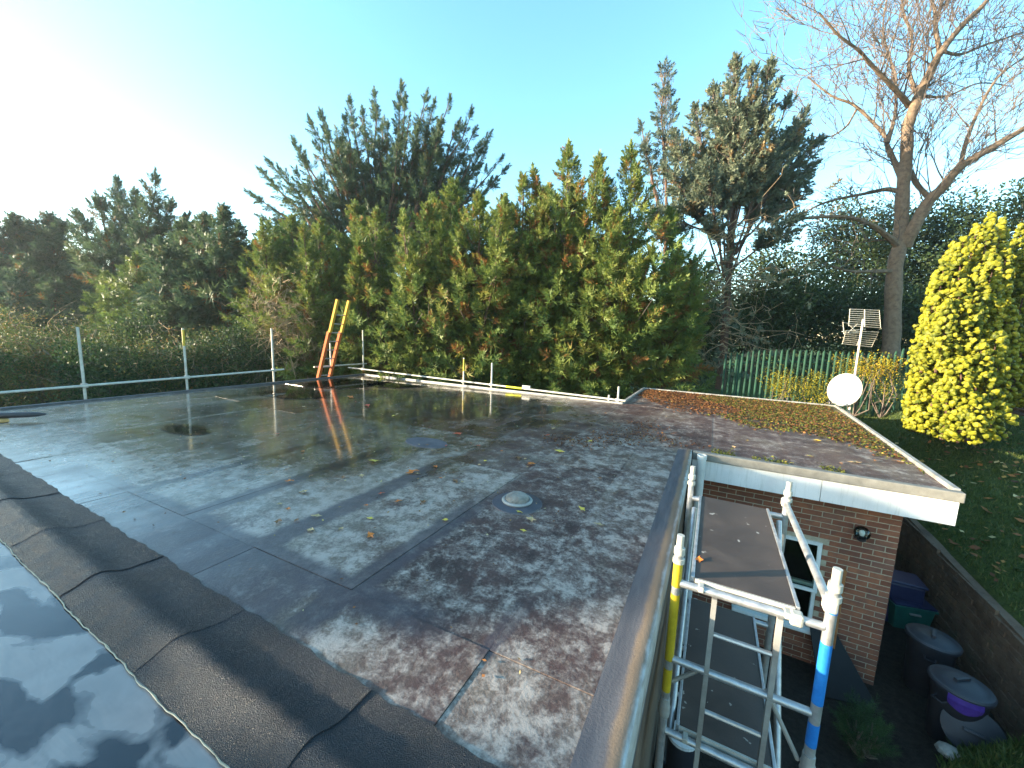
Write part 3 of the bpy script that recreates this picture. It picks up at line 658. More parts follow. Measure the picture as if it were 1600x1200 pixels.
# ---------------------------------------------------------------- scaffold tower
def tower():
    t=thing('scaffold_tower','aluminium scaffold tower with dark ply platforms in the side passage','scaffold tower')
    x0,x1,y0,y1=-.075,.665,2.42,3.86
    zt=.36
    def std(x,y,top,bands):
        o=MB().tube([(x,y,GZ+.12),(x,y,top)],.0255,14).build('standard',Mt['alu'],t,smooth=True)
        MB().tube([(x,y,top-.02),(x,y,top+.02),(x,y,top+.021),(x,y,top+.10)],[.031,.031,.021,.021],14).build('spigot',Mt['galv_white'],o,smooth=True)
        MB().tube([(x,y,top-.075),(x,y,top-.045)],.034,14).build('collar',Mt['galv_white'],o,smooth=True)
        MB().tube([(x,y,top-1.13),(x,y,top-1.10),(x,y,top-1.09),(x,y,top-1.06),(x,y,top-1.05),(x,y,top-1.0)],[.031,.036,.031,.036,.031,.030],14).build('joint_ring',Mt['alu_dull'],o,smooth=True)
        for a,b,mn in bands: MB().tube([(x,y,a),(x,y,b)],.0265,14).build('colour_band',Mt[mn],o,smooth=True)
        MB().lathe([(.05,GZ+.13),(.055,GZ+.10),(.055,GZ+.03),(.03,GZ)],c=(x,y,0),n=14).build('castor',Mt['black_plastic'],o)
    std(x0,y0,.33,[(.10,.26,'yellow'),(-.40,.05,'yellow'),(-.62,-.46,'yellow')])
    std(x1,y0,.36,[(.215,.235,'blue'),(-.32,.04,'blue'),(-.58,-.44,'blue')])
    std(x0,y1,.33,[]); std(x1,y1,.34,[])
    for y in (y0,y1):
        for k,z in enumerate((.125,-.39,-.905,-1.42,-1.935)):
            if True:
                o=MB().tube([(x0+.02,y,z),(x1-.02,y,z)],.0225 if k<3 else .021,12).build('rung',Mt['alu'],t,smooth=True)
    # narrow ladder in the near frame
    for xa in (.135,.455): MB().beam((xa,y0-.004,.10),(xa,y0-.004,-2.3),.026,.036,up=(0,1,0)).build('ladder_stile',Mt['alu_dull'],t)
    for z in (-.13,-.65,-1.17,-1.68): MB().tube([(.15,y0-.004,z),(.44,y0-.004,z)],.014,8).build('ladder_rung',Mt['alu'],t,smooth=True)
    # guard and diagonal braces
    MB().tube([(x1-.01,y0,.255),(x1-.01,y1,.255)],.0225,12).build('guard_brace',Mt['alu'],t,smooth=True)
    MB().tube([(x1-.045,y0+.06,-1.6),(x1-.045,y1-.05,.10)],.0215,12).build('diagonal_brace',Mt['alu'],t,smooth=True)
    MB().tube([(x0+.045,y0+.05,-.95),(x0+.045,y1-.05,.05)],.0215,12).build('diagonal_brace',Mt['alu'],t,smooth=True)
    MB().tube([(x1-.04,y0+.02,-.72),(x1-.22,y0+.05,-.40)],.013,8).build('stay',Mt['alu_dull'],t,smooth=True)
    MB().tube([(x0+.03,y0+.02,-.56),(x0+.2,y0+.05,-.41)],.013,8).build('stay',Mt['alu_dull'],t,smooth=True)
    for x,y,z in ((x1-.01,y0,.255),(x1-.01,y1,.255),(x1-.14,y0,.125)):
        MB().box((x-.03,y-.032,z-.034),(x+.03,y+.032,z+.034)).build('clamp',Mt['galv_white'],t,bevel=.012)
    for z,lab in ((.165,'top'),(-.865,'low')):
        p=thing('scaffold_platform','upper ply platform with white paint splashes level with the roof' if lab=='top' else 'lower ply platform inside the scaffold tower under the upper one','platform','tower platforms')
        a,b=.0,.545
        MB().box((a+.022,y0+.045,z-.012),(b-.022,y1-.005,z)).build('ply_deck',Mt['ply'],p)
        for q in (a,b-.02): MB().box((q,y0+.035,z-.06),(q+.02,y1+.0,z+.006)).build('side_rail',Mt['alu'],p,bevel=.003)
        MB().box((a+.023,y0+.030,z-.06),(b-.023,y0+.044,z-.002)).build('end_rail',Mt['galv_white'],p)
        MB().box((a+.023,y1-.004,z-.06),(b-.023,y1+.0,z-.013)).build('end_rail',Mt['alu_dull'],p)
        for q in (.045,.47):
            for (yy,s) in ((y0,1),(y1,-1)):
                MB().box((q,yy-.03,z-.045),(q+.03,yy+.03,z-.012)).build('hook',Mt['galv_white'],p,bevel=.004)
tower()
bx,by,_=onz(1066,1150,-2.15)
bk=thing('paint_tub','small dark tub with a white lid below the scaffold tower','tub',loc=(bx,by,GZ))
MB().lathe([(.10,0),(.115,.02),(.125,.68),(.13,.69)],n=24).build('tub',Mt['lid_plastic'],bk,smooth=True)
MB().lathe([(.135,.69),(.135,.72),(.12,.725),(.03,.727),(.028,.74),(.001,.741)],n=24).build('lid',Mt['white'],bk,smooth=True)

# ---------------------------------------------------------------- TV aerial mast and dish
mx_,my_=3.10,12.2
def mz(px,py):
    d=_ray(px,py); t=(mx_*CR[0]+my_*CR[1]); 
    D=(np.array([mx_,my_,0])-CO)@CF; return dep(px,py,D)
am=thing('aerial_mast','cream satellite dish and grid aerial on a mast at the roof corner','aerial',loc=(mx_,my_,0))
zt=mz(1349,500)[2]
MB().tube([(0,0,-1.2),(0,0,zt)],.022,12).build('mast',Mt['rod'],am,smooth=True)
MB().tube([(-.16,.04,-.6),(-.03,0,.0)],.018,8).build('stay',Mt['rod'],am,smooth=True)
vdir=Vector((-.80,-.66,.16)).normalized()              # the dish looks out past the camera
dc=Vector(mz(1330,611))-Vector((mx_,my_,0))+vdir*.22
prof=[(.001,.0)]+[(r,.16*(r/.39)**2) for r in np.linspace(.05,.39,9)]+[(.40,.165),(.395,.150)]
m=MB().lathe([(r,z-.16) for r,z in prof],c=tuple(dc),n=40,axis=tuple(vdir),capt=False)
sd=m.build('dish',Mt['dish'],am,smooth=True)
so_=sd.modifiers.new('s','SOLIDIFY'); so_.thickness=.008
f0=dc+Vector((-.02,0,-.37)); fp=Vector(mz(1298,627))-Vector((mx_,my_,0))-Vector((.1,.35,0))
MB().tube([f0,fp],.010,8).build('feed_arm',Mt['rod'],sd,smooth=True)
MB().lathe([(.02,0),(.034,.02),(.034,.09),(.02,.11)],c=tuple(fp),n=14,axis=(.3,.9,.3)).build('feed_horn',Mt['black_plastic'],sd)
MB().beam(dc-vdir*.15,(0,0,dc.z),.05,.06).build('bracket',Mt['rod'],am)
# corner-reflector grid
D_=(np.array([mx_,my_,0])-CO)@CF
def loc_(px,py,dd=0): return Vector(dep(px,py,D_+dd))-Vector((mx_,my_,0))
for (tl,tr,bl_,br_,n) in (((1328,483),(1374,485),(1326,509),(1376,512),9),((1322,517),(1373,519),(1316,537),(1362,542),8)):
    gp=MB(); 
    ptl,ptr,pbl,pbr=loc_(*tl),loc_(*tr),loc_(*bl_,-.12 if n==9 else .12),loc_(*br_,-.12 if n==9 else .12)
    if n==8: ptl,ptr=loc_(*tl,-.12),loc_(*tr,-.12)
    g_o=MB().tube([(ptl+ptr)/2,(pbl+pbr)/2],.010,6).tube([ptl,pbl],.005,6).tube([ptr,pbr],.005,6).build('reflector',Mt['rod'],am)
    for i in range(n):
        f=i/(n-1); MB().tube([ptl.lerp(pbl,f),ptr.lerp(pbr,f)],.0085,6).build('rod',Mt['rod'],g_o)
MB().tube([loc_(1316,518,-.6),loc_(1352,514,0)],.009,6).build('boom',Mt['rod'],am)
el=MB()
for (p,q) in (((1317,503),(1319,522)),((1325,506),(1340,520)),((1325,520),(1340,506)),((1318,504),(1346,508)),((1318,521),(1346,519))):
    el.tube([loc_(*p,-.45),loc_(*q,-.35)],.007,6)
el.build('dipole',Mt['rod'],am)

# ---------------------------------------------------------------- passage: bins, box, pole, board
def dustbin(px,py,label,r=.235,h=.74,rot=0.0,lean=None):
    x,y,_=onz(px,py,GZ+h)
    b=thing('dustbin',label,'bin','dustbins in the passage',loc=(x,y,GZ))
    MB().lathe([(r*.80,0),(r*.84,.02),(r*.96,h-.06),(r*1.02,h-.055),(r*1.02,h-.02),(r*.97,h-.02)],n=30).build('body',Mt['black_plastic'],b,smooth=True)
    l=MB().lathe([(r*1.09,h-.045),(r*1.10,h-.01),(r*1.04,h+.008),(r*.9,h+.012),(r*.86,h+.022),(r*.4,h+.040),(.001,h+.045)],n=34).build('lid',Mt['lid_plastic'],b,smooth=True)
    MB().beam((-.09,0,h+.062),(.09,0,h+.062),.04,.025).box((-.09,-.02,h+.03),(-.065,.02,h+.052)).box((.065,-.02,h+.03),(.09,.02,h+.052)).build('handle',Mt['lid_plastic'],l,bevel=.006)
    for s in (-1,1): MB().tube([(s*(r*.95),-.05,h-.16),(s*(r+.05),-.045,h-.17),(s*(r+.05),.045,h-.17),(s*(r*.95),.05,h-.16)],.009,8).build('side_handle',Mt['lid_plastic'],b,smooth=True)
    b.rotation_euler.z=rot
    return b,x,y
b1,bx1,by1=dustbin(1502,1068,'black dustbin nearest the camera with purple bag under its lid',rot=.6)
m=MB()
for i in range(9):
    t=-2.3+i*.13; 
    for z,rr in ((.715,.262),(.66,.268),(.60-.05*math.sin(i*.4),.250)): m.v.append((rr*math.cos(t-.6)*1.0,rr*math.sin(t-.6),z))
for i in range(8):
    for k in range(2): a=i*3+k; m.f.append((a,a+1,a+4,a+3))
o=m.build('bag',Mt['purple'],b1); o.modifiers.new('s','SOLIDIFY').thickness=.01
dustbin(1458,996,'black dustbin between the green box and the nearest bin',rot=1.2)
x,y,_=onz(1418,935,GZ+.45)
gb=thing('recycling_box','green plastic recycling box with a dark lid behind the dustbins','box',loc=(x,y,GZ))
gb.rotation_euler.z=R(12)
MB().quadbox([(-.22,-.16,.0),(.22,-.16,.0),(.22,.16,.0),(-.22,.16,.0),(-.26,-.2,.42),(.26,-.2,.42),(.26,.2,.42),(-.26,.2,.42)]).build('body',Mt['green_plastic'],gb,bevel=.02)
MB().box((-.28,-.215,.385),(.28,.215,.419)).build('rim',Mt['green_plastic'],gb,bevel=.01)
MB().box((-.27,-.21,.421),(.27,.21,.45)).build('lid',Mt['navy'],gb,bevel=.015)
MB().box((-.07,-.222,.30),(.07,-.19,.32)).build('handle',Mt['alu_dull'],gb)
x,y,_=onz(1412,905,GZ+.75)
nb_=thing('storage_box','dark navy lidded box at the far end of the passage','box',loc=(x,y+.1,GZ))
MB().box((-.24,-.2,0),(.24,.2,.70)).build('body',Mt['navy'],nb_,bevel=.03); MB().box((-.26,-.22,.702),(.26,.22,.74)).build('lid',Mt['navy'],nb_,bevel=.015)
x,y,_=onz(1522,1135,GZ+.45)
ld=thing('spare_bin_cover','spare black bin lid leaning on the nearest dustbin','lid',loc=(x,y,GZ+.38))
o=MB().lathe([(.24,-.02),(.24,.012),(.2,.02),(.09,.035),(.001,.04)],n=30).build('disc',Mt['lid_plastic'],ld,smooth=True)
MB().beam((-.08,0,.06),(.08,0,.06),.035,.025).build('grip',Mt['lid_plastic'],ld,bevel=.006)
ld.rotation_euler=(R(62),0,R(-15))
p=onax(1320,890,1,YF-.06); q=onax(1303,1000,1,YF-.20)
tag(MB().beam((p[0],YF-.06,p[2]),(q[0],YF-.20,GZ),.035,.05).build('timber_pole',Mt['rustpole'],bevel=.004),'orange-brown timber pole leaning on the brick wall by the window','pole')
bb=thing('black_board','black sheet leaning against the foot of the brick wall','board')
MB().quadbox([(1.60,YF-.55,GZ),(2.20,YF-.42,GZ),(2.20,YF-.38,GZ),(1.60,YF-.51,GZ),(1.50,YF-.10,GZ+.62),(1.80,YF-.07,GZ+.60),(1.80,YF-.04,GZ+.60),(1.50,YF-.07,GZ+.62)]).build('sheet',Mt['tarp'],bb,bevel=.005)
# retaining wall
rw=thing('retaining_wall','low weathered brown brick retaining wall between passage and lawn','wall')
ywv=np.linspace(5.15,14,24)
m=MB()
for y in ywv:
    zt=float(gh(WX+.05,y))+.03
    m.v += [(WX-.10,y,GZ-.2),(WX-.10,y,zt-.05),(WX+.06,y,zt-.05),(WX+.06,y,GZ-.2)]
for i in range(len(ywv)-1):
    a=i*4
    for k in range(3): m.f.append((a+k,a+k+1,a+k+5,a+k+4))
m.f.append((0,1,2,3)); m.build('wall_core',Mt['oldbrick'],rw)
bw=MB(); r_=random.Random(5)
row=0; z=GZ
while z<-.6:
    y=5.15-(row%2)*.11
    while y<13.6:
        zt=float(gh(WX+.05,y+.1))
        if z+.065<zt-.0:
            o_=r_.uniform(0,.016); bw.box((WX-.125-o_,y+r_.uniform(0,.006),z),(WX-.09,y+.213,z+.066))
        y+=.225
    z+=.075; row+=1
tag(bw.build('brickwork',Mt['oldbrick'],rw),kind='stuff')

# ---------------------------------------------------------------- handle lying on the roof at the left, timber block
a=Vector(onz(-60,651,.10)); b=Vector(onz(73,647,.10)); 
hd=thing('black_pipe','black tapered pipe lying across the roof at the left edge','pipe')
d=(b-a).normalized()
MB().tube([a-d*.6,a,a.lerp(b,.70),a.lerp(b,.88),b-d*.02,b],[.045,.045,.045,.036,.016,.004],16).build('pipe',Mt['black_plastic'],hd,smooth=True)
MB().tube([a.lerp(b,.30),a.lerp(b,.36)],.05,16).build('collar',Mt['lid_plastic'],hd,smooth=True)
c=Vector(onz(2,657,.03))
tag(MB().box((c.x-.12,c.y-.08,.012),(c.x+.10,c.y+.06,.055)).build('timber_block',Mt['wood'],bevel=.006),'yellow timber block under the black pipe','block')

# ---------------------------------------------------------------- puddles
def puddle(cx,cy,rx,ry,seed,label):
    r_=random.Random(seed); n=120; ph=[(r_.uniform(0,6.28),r_.uniform(.4,1)/k_**.9,k_) for k_ in (2,3,4,5,7,9,12,17,23,31)]
    V=[(cx,cy,.0125)]; T=[1.0]; F=[]
    for ring,(q,tv) in enumerate(((.35,1.0),(.7,.8),(1.15,0.0))):
        for i in range(n):
            t=2*math.pi*i/n; f=1+.22*sum(a_*math.sin(k_*t+p_) for p_,a_,k_ in ph)*min(1,q); V.append((cx+rx*f*q*math.cos(t),cy+ry*f*q*math.sin(t),.0125)); T.append(tv)
    for i in range(n):
        a,b=1+i,1+(i+1)%n; F.append((0,a,b))
        for rg in range(2):
            a,b,c_,d_=1+rg*n+i,1+rg*n+(i+1)%n,1+(rg+1)*n+(i+1)%n,1+(rg+1)*n+i; F += [(a,d_,c_),(a,c_,b)]
    return tag(npmesh('puddle',V,F,Mt['water'],None,T),label,None,'puddles on the roof',kind='structure')
puddle(-9.3,7.6,1.05,1.35,1,'large dark puddle by the far corner of the roof'); puddle(-8.1,8.25,1.0,.75,2,'puddle along the back roof edge'); puddle(-8.7,5.6,.9,.7,3,'puddle in front of the ladder')
puddle(-6.9,2.72,.55,.24,4,'small puddle towards the left of the roof')

# ---------------------------------------------------------------- palisade fence
fa,fb=np.array([.35,14.12]),np.array([9.8,15.5])
fe=thing('palisade_fence','green steel palisade fence with pointed pales behind the building','fence')
L=np.linalg.norm(fb-fa); n=int(L/.152); fd=(fb-fa)/L
pm=MB(); hh=1.85
for s in (0,):
    w_=.033; pm.v=[(-w_,-.0,0),(-.011,-.022,0),(.011,-.022,0),(w_,0,0),(-w_,0,hh-.10),(-.011,-.022,hh-.03),(.011,-.022,hh-.03),(w_,0,hh-.10),(0,-.022,hh),(-w_*.75,-.006,hh-.05),(w_*.75,-.006,hh-.05)]
    pm.f=[(0,1,5,4),(1,2,6,5),(2,3,7,6),(4,5,9),(5,8,9),(5,6,8),(6,10,8),(6,7,10)]
pme=bpy.data.meshes.new('pale'); pme.from_pydata(pm.v,[],pm.f); pme.materials.append(Mt['palisade'])
for i in range(n):
    p=fa+fd*(i*.152); o=bpy.data.objects.new('pale',pme); col.objects.link(o); o.parent=fe
    o.location=(p[0],p[1],float(gh(p[0],p[1]))+.03); o.rotation_euler.z=math.atan2(fd[1],fd[0])+rnd.uniform(-.04,.04); o.rotation_euler.y=rnd.uniform(-.006,.006)
for zo in (.35,1.5):
    pts=[]
    for i in range(13):
        p=fa+fd*(L*i/12); pts.append((p[0],p[1]+.03,float(gh(p[0],p[1]))+zo))
    for i in range(12): MB().beam(pts[i],pts[i+1],.012,.045).build('rail',Mt['palisade'],fe)
for i in range(0,4):
    p=fa+fd*(.4+2.75*i); z=float(gh(p[0],p[1])); MB().box((p[0]-.04,p[1]+.04,z-.1),(p[0]+.04,p[1]+.12,z+1.75)).build('post',Mt['palisade'],fe)

# ---------------------------------------------------------------- vegetation generators
def unit(v): return v/np.maximum(np.linalg.norm(v,axis=-1,keepdims=True),1e-9)
def plume_tpl(seed, n=34, spread=.9, blades=5, wid=.034, Lmax=.42):
    r=np.random.default_rng(seed); V=[];T=[]
    for i in range(n):
        t=(i+.5)/n; az=i*2.399+r.uniform(-.4,.4); p=np.array([0,0,t*.92])
        out=np.array([math.cos(az),math.sin(az),0]); d=out*(1-.55*t)*spread+np.array([0,0,.45+.7*t])+r.normal(0,.12,3); d/=np.linalg.norm(d)
        sd=np.cross(d,r.normal(0,.5,3)+np.array([0,0,1.0])); sd/=np.linalg.norm(sd)
        L=(Lmax*(1-t)+.16)*r.uniform(.75,1.25); tt=r.uniform(-.13,.13)
        for k in range(blades):
            a=(k-(blades-1)/2)/((blades-1)/2)*.95+r.uniform(-.1,.1); bd=d*math.cos(a)+sd*math.sin(a)+r.normal(0,.08,3)
            pr=np.cross(bd,np.cross(d,sd)); pr/=np.linalg.norm(pr)
            o=p+d*L*(.15+.45*(1-abs(a)/1.1)*r.uniform(.4,1)); l=L*(.75-.3*abs(a))
            V+= [o-pr*wid*.5, o+pr*wid*.5, o+bd*l]; T+=[tt-.03,tt-.03,tt+.06]
    return np.array(V),np.array(T)
def clump_tpl(seed, n=32, leaf=.16, asp=.5, up=.2):
    r=np.random.default_rng(seed); V=[];T=[]
    for i in range(n):
        c=r.normal(0,1,3); c*=(r.uniform(0,1)**.4)*.55/np.linalg.norm(c); d=unit(c/ .55+r.normal(0,.5,3)+np.array([0,0,up])); s=unit(np.cross(d,r.normal(0,1,3))); l=leaf*r.uniform(.6,1.3); t=r.uniform(-.2,.2)
        a=c; V+=[a,a+d*l*.5+s*l*asp*.5,a+d*l, a,a+d*l,a+d*l*.5-s*l*asp*.5]; T+=[t]*6
    return np.array(V),np.array(T)
def knob_tpl(seed):
    r=np.random.default_rng(seed); V=[];T=[]; n=6; rings=[]
    n=5
    for (z,rad) in ((.0,.66),(.62,.50)):
        rings.append([np.array([math.cos(2*math.pi*(k+.5*(z>.2))/n)*rad*r.uniform(.75,1.25),math.sin(2*math.pi*(k+.5*(z>.2))/n)*rad*r.uniform(.75,1.25),z+r.uniform(-.12,.12)]) for k in range(n)])
    top=np.array([r.uniform(-.1,.1),r.uniform(-.1,.1),.95])
    for q in range(1):
        for k in range(n):
            a,b,c,d=rings[q][k],rings[q][(k+1)%n],rings[q+1][k],rings[q+1][(k+1)%n]; V+=[a,b,c,b,d,c]; T+=[-.22+.18*q]*2+[-.04+.14*q]+[-.22+.18*q,-.04+.14*q,-.04+.14*q]
    for k in range(n): V+=[rings[1][k],rings[1][(k+1)%n],top]; T+=[.10,.10,.16]
    return np.array(V),np.array(T)
PL=[plume_tpl(s,n=22,blades=4,wid=.066) for s in range(6)]
PLD=[plume_tpl(20+s,n=20,spread=1.2,blades=4,wid=.080,Lmax=.5) for s in range(5)]
PLF=[plume_tpl(140+s,n=26,blades=4,wid=.05,Lmax=.36) for s in range(6)]
TUFT=[plume_tpl(40+s,n=22,spread=1.1,blades=4,wid=.095,Lmax=.30) for s in range(5)]
CL=[clump_tpl(60+s) for s in range(5)]
CLS=[clump_tpl(80+s,n=30,leaf=.11,asp=.55) for s in range(5)]
KN=[knob_tpl(90+s) for s in range(5)]
FINE=[plume_tpl(110+s,n=26,spread=1.0,blades=3,wid=.02,Lmax=.4) for s in range(4)]
def scatter(name, tpls, pos, dirs, sizes, tints, mat, parent, squash=None):
    pos=np.asarray(pos,float); dirs=unit(np.asarray(dirs,float)); n=len(pos); pick=rng.integers(0,len(tpls),n); VV=[];TT=[]
    ref=np.where(np.abs(dirs[:,2:3])>.95,np.array([[1.0,0,0]]),np.array([[0,0,1.0]])); A=unit(np.cross(ref,dirs)); B=np.cross(dirs,A)
    th=rng.uniform(0,6.283,n)[:,None]; A,B=A*np.cos(th)+B*np.sin(th),B*np.cos(th)-A*np.sin(th)
    sizes=np.asarray(sizes,float)[:,None,None]
    for k,(tv,tt) in enumerate(tpls):
        s=pick==k
        if not s.any(): continue
        P=A[s][:,None,:]*tv[None,:,0:1]+B[s][:,None,:]*tv[None,:,1:2]+dirs[s][:,None,:]*tv[None,:,2:3]
        P=pos[s][:,None,:]+P*sizes[s]; VV.append(P.reshape(-1,3)); TT.append((np.asarray(tints)[s][:,None]+tt[None,:]).ravel())
    V=np.concatenate(VV); T=np.clip(np.concatenate(TT),0,1); F=np.arange(len(V)).reshape(-1,3)
    return npmesh(name,V,F,mat,parent,T)
TRI=[0]
def limbs(mb, p0, p1, r0, r1, seg=3, n=4, wob=.06, sag=0.0):
    p0=np.asarray(p0,float); p1=np.asarray(p1,float); L=np.linalg.norm(p1-p0); pts=[];rr=[]
    for i in range(seg+1):
        t=i/seg; q=p0+(p1-p0)*t+(rng.normal(0,wob*L,3)*(0<i<seg))+np.array([0,0,-sag*L*math.sin(math.pi*t)]); pts.append(q); rr.append(r0+(r1-r0)*t)
    mb.tube(pts,rr,n,caps=False); return pts
def conifer(name,label,group,base,leaders,mat='ley',bark='bark',dens=9.0,size=(.75,1.2),trunk_r=.16,tpl=None,brown=.05,tmean=.42,up=(.35,1.3),low=.05,prof=None,inner=.35,limb=.5,cat='tree',gap=None,lr=.6):
    """leaders: (root point, tip point, radius); plumes of feathery sprays are set round each leader"""
    t=thing(name,label,cat,group,loc=tuple(base)); B=np.asarray(base,float)
    tr=MB(); lb=MB(); P=[];D=[];S=[];T=[]
    for (q0,q1,rad) in leaders:
        q0=np.asarray(q0,float); q1=np.asarray(q1,float); ax=q1-q0; L=np.linalg.norm(ax); ax/=L
        limbs(tr,q0-B,q1-B,trunk_r*(1 if np.linalg.norm(q0-B)<.6 else lr),.012,6,6,.008)
        n=int(dens*L*(rad+.25)); ph=rng.uniform(0,6.28,6)
        t_=low+(1-low)*rng.uniform(0,1,n)**.9; az=rng.uniform(0,6.283,n)
        pr=(np.minimum(1,1.35*(1-t_)**.75) if prof is None else prof(t_))
        lump=1+.22*np.sin(3*az+ph[0]+5*t_)+.18*np.sin(2*az+ph[1]-9*t_)+.15*np.sin(5*az+14*t_+ph[2])
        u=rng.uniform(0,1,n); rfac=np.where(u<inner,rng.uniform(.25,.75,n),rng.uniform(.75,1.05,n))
        r=rad*pr*lump*rfac
        ref=np.array([1.0,0,0]) if abs(ax[0])<.8 else np.array([0,1.0,0]); a=unit(np.cross(ax,ref)); b=np.cross(ax,a)
        rd=a[None]*np.cos(az)[:,None]+b[None]*np.sin(az)[:,None]
        p=q0+ax*(L*t_)[:,None]+rd*r[:,None]
        upf=up[0]+(up[1]-up[0])*t_
        d=rd+ax[None]*upf[:,None]+rng.normal(0,.22,(n,3))
        sz=rng.uniform(size[0],size[1],n)*(1-.15*t_-.40*t_**4)
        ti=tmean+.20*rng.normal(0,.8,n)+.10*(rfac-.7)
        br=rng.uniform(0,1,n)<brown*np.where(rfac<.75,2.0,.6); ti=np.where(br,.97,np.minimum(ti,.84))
        if gap is not None:
            keep=gap(p); p,d,sz,ti,t_,r=p[keep],d[keep],sz[keep],ti[keep],t_[keep],r[keep]
        P.append(p-unit(d)*sz[:,None]*.45);D.append(d);S.append(sz);T.append(ti)
        k=int(len(p)*limb)
        for i in range(k):
            root=q0+ax*(L*max(.02,t_[i]-.10-.12*r[i]/max(L,.1)))
            limbs(lb,root-B,p[i]-B,.012+.02*r[i]*.5,.006,3,3,.05)
        # leader tip
        P.append((q1-ax*.55)[None]);D.append((ax+rng.normal(0,.05,3))[None]);S.append(np.array([.75]));T.append(np.array([tmean]))
    tr.build('trunk',Mt[bark],t,smooth=True); tag(lb.build('limbs',Mt['twig'],t),kind='stuff')
    P=np.concatenate(P)-B; f=scatter('crown',tpl or PL,P,np.concatenate(D),np.concatenate(S),np.concatenate(T),Mt[mat],t); TRI[0]+=len(f.data.polygons)
    return t
def gpt(px,d,py=540):
    p=dep(px,py,d); return np.array([p[0],p[1],float(gh(p[0],p[1]))])
def topz(px,py,d): return dep(px,py,d)

# the big many-headed cypress left of centre
D1=21.0
tb=gpt(600,D1); fork=dep(600,455,D1)
heads=[(400,365,1.2),(470,360,1.3),(540,350,1.4),(620,345,1.4),(700,340,1.3),(760,320,1.1),(525,200,1.1),(605,190,1.2),(690,205,1.1),(388,300,.9),(418,250,1.0),(455,215,1.0),(500,172,1.05),(545,152,1.05),(585,140,1.05),(628,128,1.1),(668,142,1.05),(705,150,1.05),(738,172,1.0),(768,205,.95),(786,245,.9),(430,330,1.1),(560,240,1.2),(650,235,1.2),(720,270,1.1),(480,300,1.2),(600,300,1.3)]
ld=[(tb,dep(600,330,D1),.9)]
for i,(px,py,r_) in enumerate(heads):
    r_*=.85
    for tw_ in range(1 if py>230 else 2):
        ld.append((dep(600+(px-600)*.35,400,D1),dep(px+rng.uniform(-22,22),py+rng.uniform(12,55),D1+rng.uniform(-1.8,1.8)),r_*.8))
    dd=D1+rng.uniform(-1.6,1.6); root=dep(600+(px-600)*.22,430+rng.uniform(-20,20),D1+(dd-D1)*.3); ld.append((root,dep(px,py,dd),r_))
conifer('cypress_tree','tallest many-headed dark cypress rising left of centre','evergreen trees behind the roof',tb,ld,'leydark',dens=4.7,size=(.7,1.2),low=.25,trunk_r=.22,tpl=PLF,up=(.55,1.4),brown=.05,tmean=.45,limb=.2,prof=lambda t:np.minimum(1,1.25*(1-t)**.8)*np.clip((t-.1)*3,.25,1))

# hedge row of leylandii in front of it
row=[(425,352,15.6,1.8,'leftmost leyland cypress of the hedge, beside the brown bramble'),(505,352,15.2,2.0,'leyland cypress standing behind the orange ladder'),(590,335,15.0,2.0,'leyland cypress right of the ladder in the hedge row'),(668,325,14.4,2.0,'leyland cypress below the right side of the tallest cypress'),
     (745,310,14.0,1.9,'leyland cypress at the middle of the hedge row'),(812,285,14.2,1.6,'narrow pointed leyland cypress right of the middle of the hedge'),(878,238,13.8,1.6,'leyland cypress with the tall feathery spire above the back edge'),(925,255,13.4,1.6,'leyland cypress two left of the grey-green cypress'),(972,240,13.4,1.7,'leyland cypress with bare lower trunk next to the last in the row'),(1035,335,13.9,1.5,'rightmost lowest leyland cypress in front of the grey-green cypress')]
for i,(px,py,d,rad,lab) in enumerate(row):
    b=gpt(px,d); top=dep(px,py,d); top[:2]=b[:2]+(top[:2]-b[:2])*.35
    ld=[(b,top,rad)]
    for k in range(6 if i<5 else 4):
        a=rng.uniform(0,6.28); h=rng.uniform(.62,.96); tip=b+(top-b)*h; tip[:2]+=np.array([math.cos(a),math.sin(a)])*rng.uniform(.7,1.5); r0=b+(top-b)*.15
        ld.append((r0,tip,.85))
    gapf=None
    if i in (7,8): gapf=lambda p,b=b: p[:,2]>b[2]+1.0+.5*np.sin(p[:,0]*3)
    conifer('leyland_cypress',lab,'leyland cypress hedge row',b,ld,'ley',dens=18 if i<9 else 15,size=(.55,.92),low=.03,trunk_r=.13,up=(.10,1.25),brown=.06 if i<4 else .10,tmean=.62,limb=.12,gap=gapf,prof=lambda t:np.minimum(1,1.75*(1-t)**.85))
for i,(px,py,d,rad,lab) in enumerate(((462,345,17.2,1.9,'leyland cypress in the second row behind the ladder'),(560,325,17.0,2.1,'leyland cypress in the second row under the tallest cypress'),(706,292,16.6,2.0,'leyland cypress in the second row right of the tallest cypress'),(782,318,15.6,1.9,'leyland cypress in the second row filling the dip of the hedge'),(850,300,15.6,1.9,'leyland cypress in the second row below the tall feathery spire'))):
    b=gpt(px,d); top=dep(px,py,d); top[:2]=b[:2]+(top[:2]-b[:2])*.35; t2=top+np.array([rng.uniform(-1,1),rng.uniform(-1,1),-rng.uniform(.4,1.0)])
    conifer('leyland_cypress',lab,'leyland cypress hedge row',b,[(b,top,rad),(b+(top-b)*.3,t2,1.1)],'ley',dens=17,size=(.7,1.1),low=.3,trunk_r=.13,up=(.15,1.2),brown=.06,tmean=.56,limb=.1,prof=lambda t:np.minimum(1,1.9*(1-t)**.8))
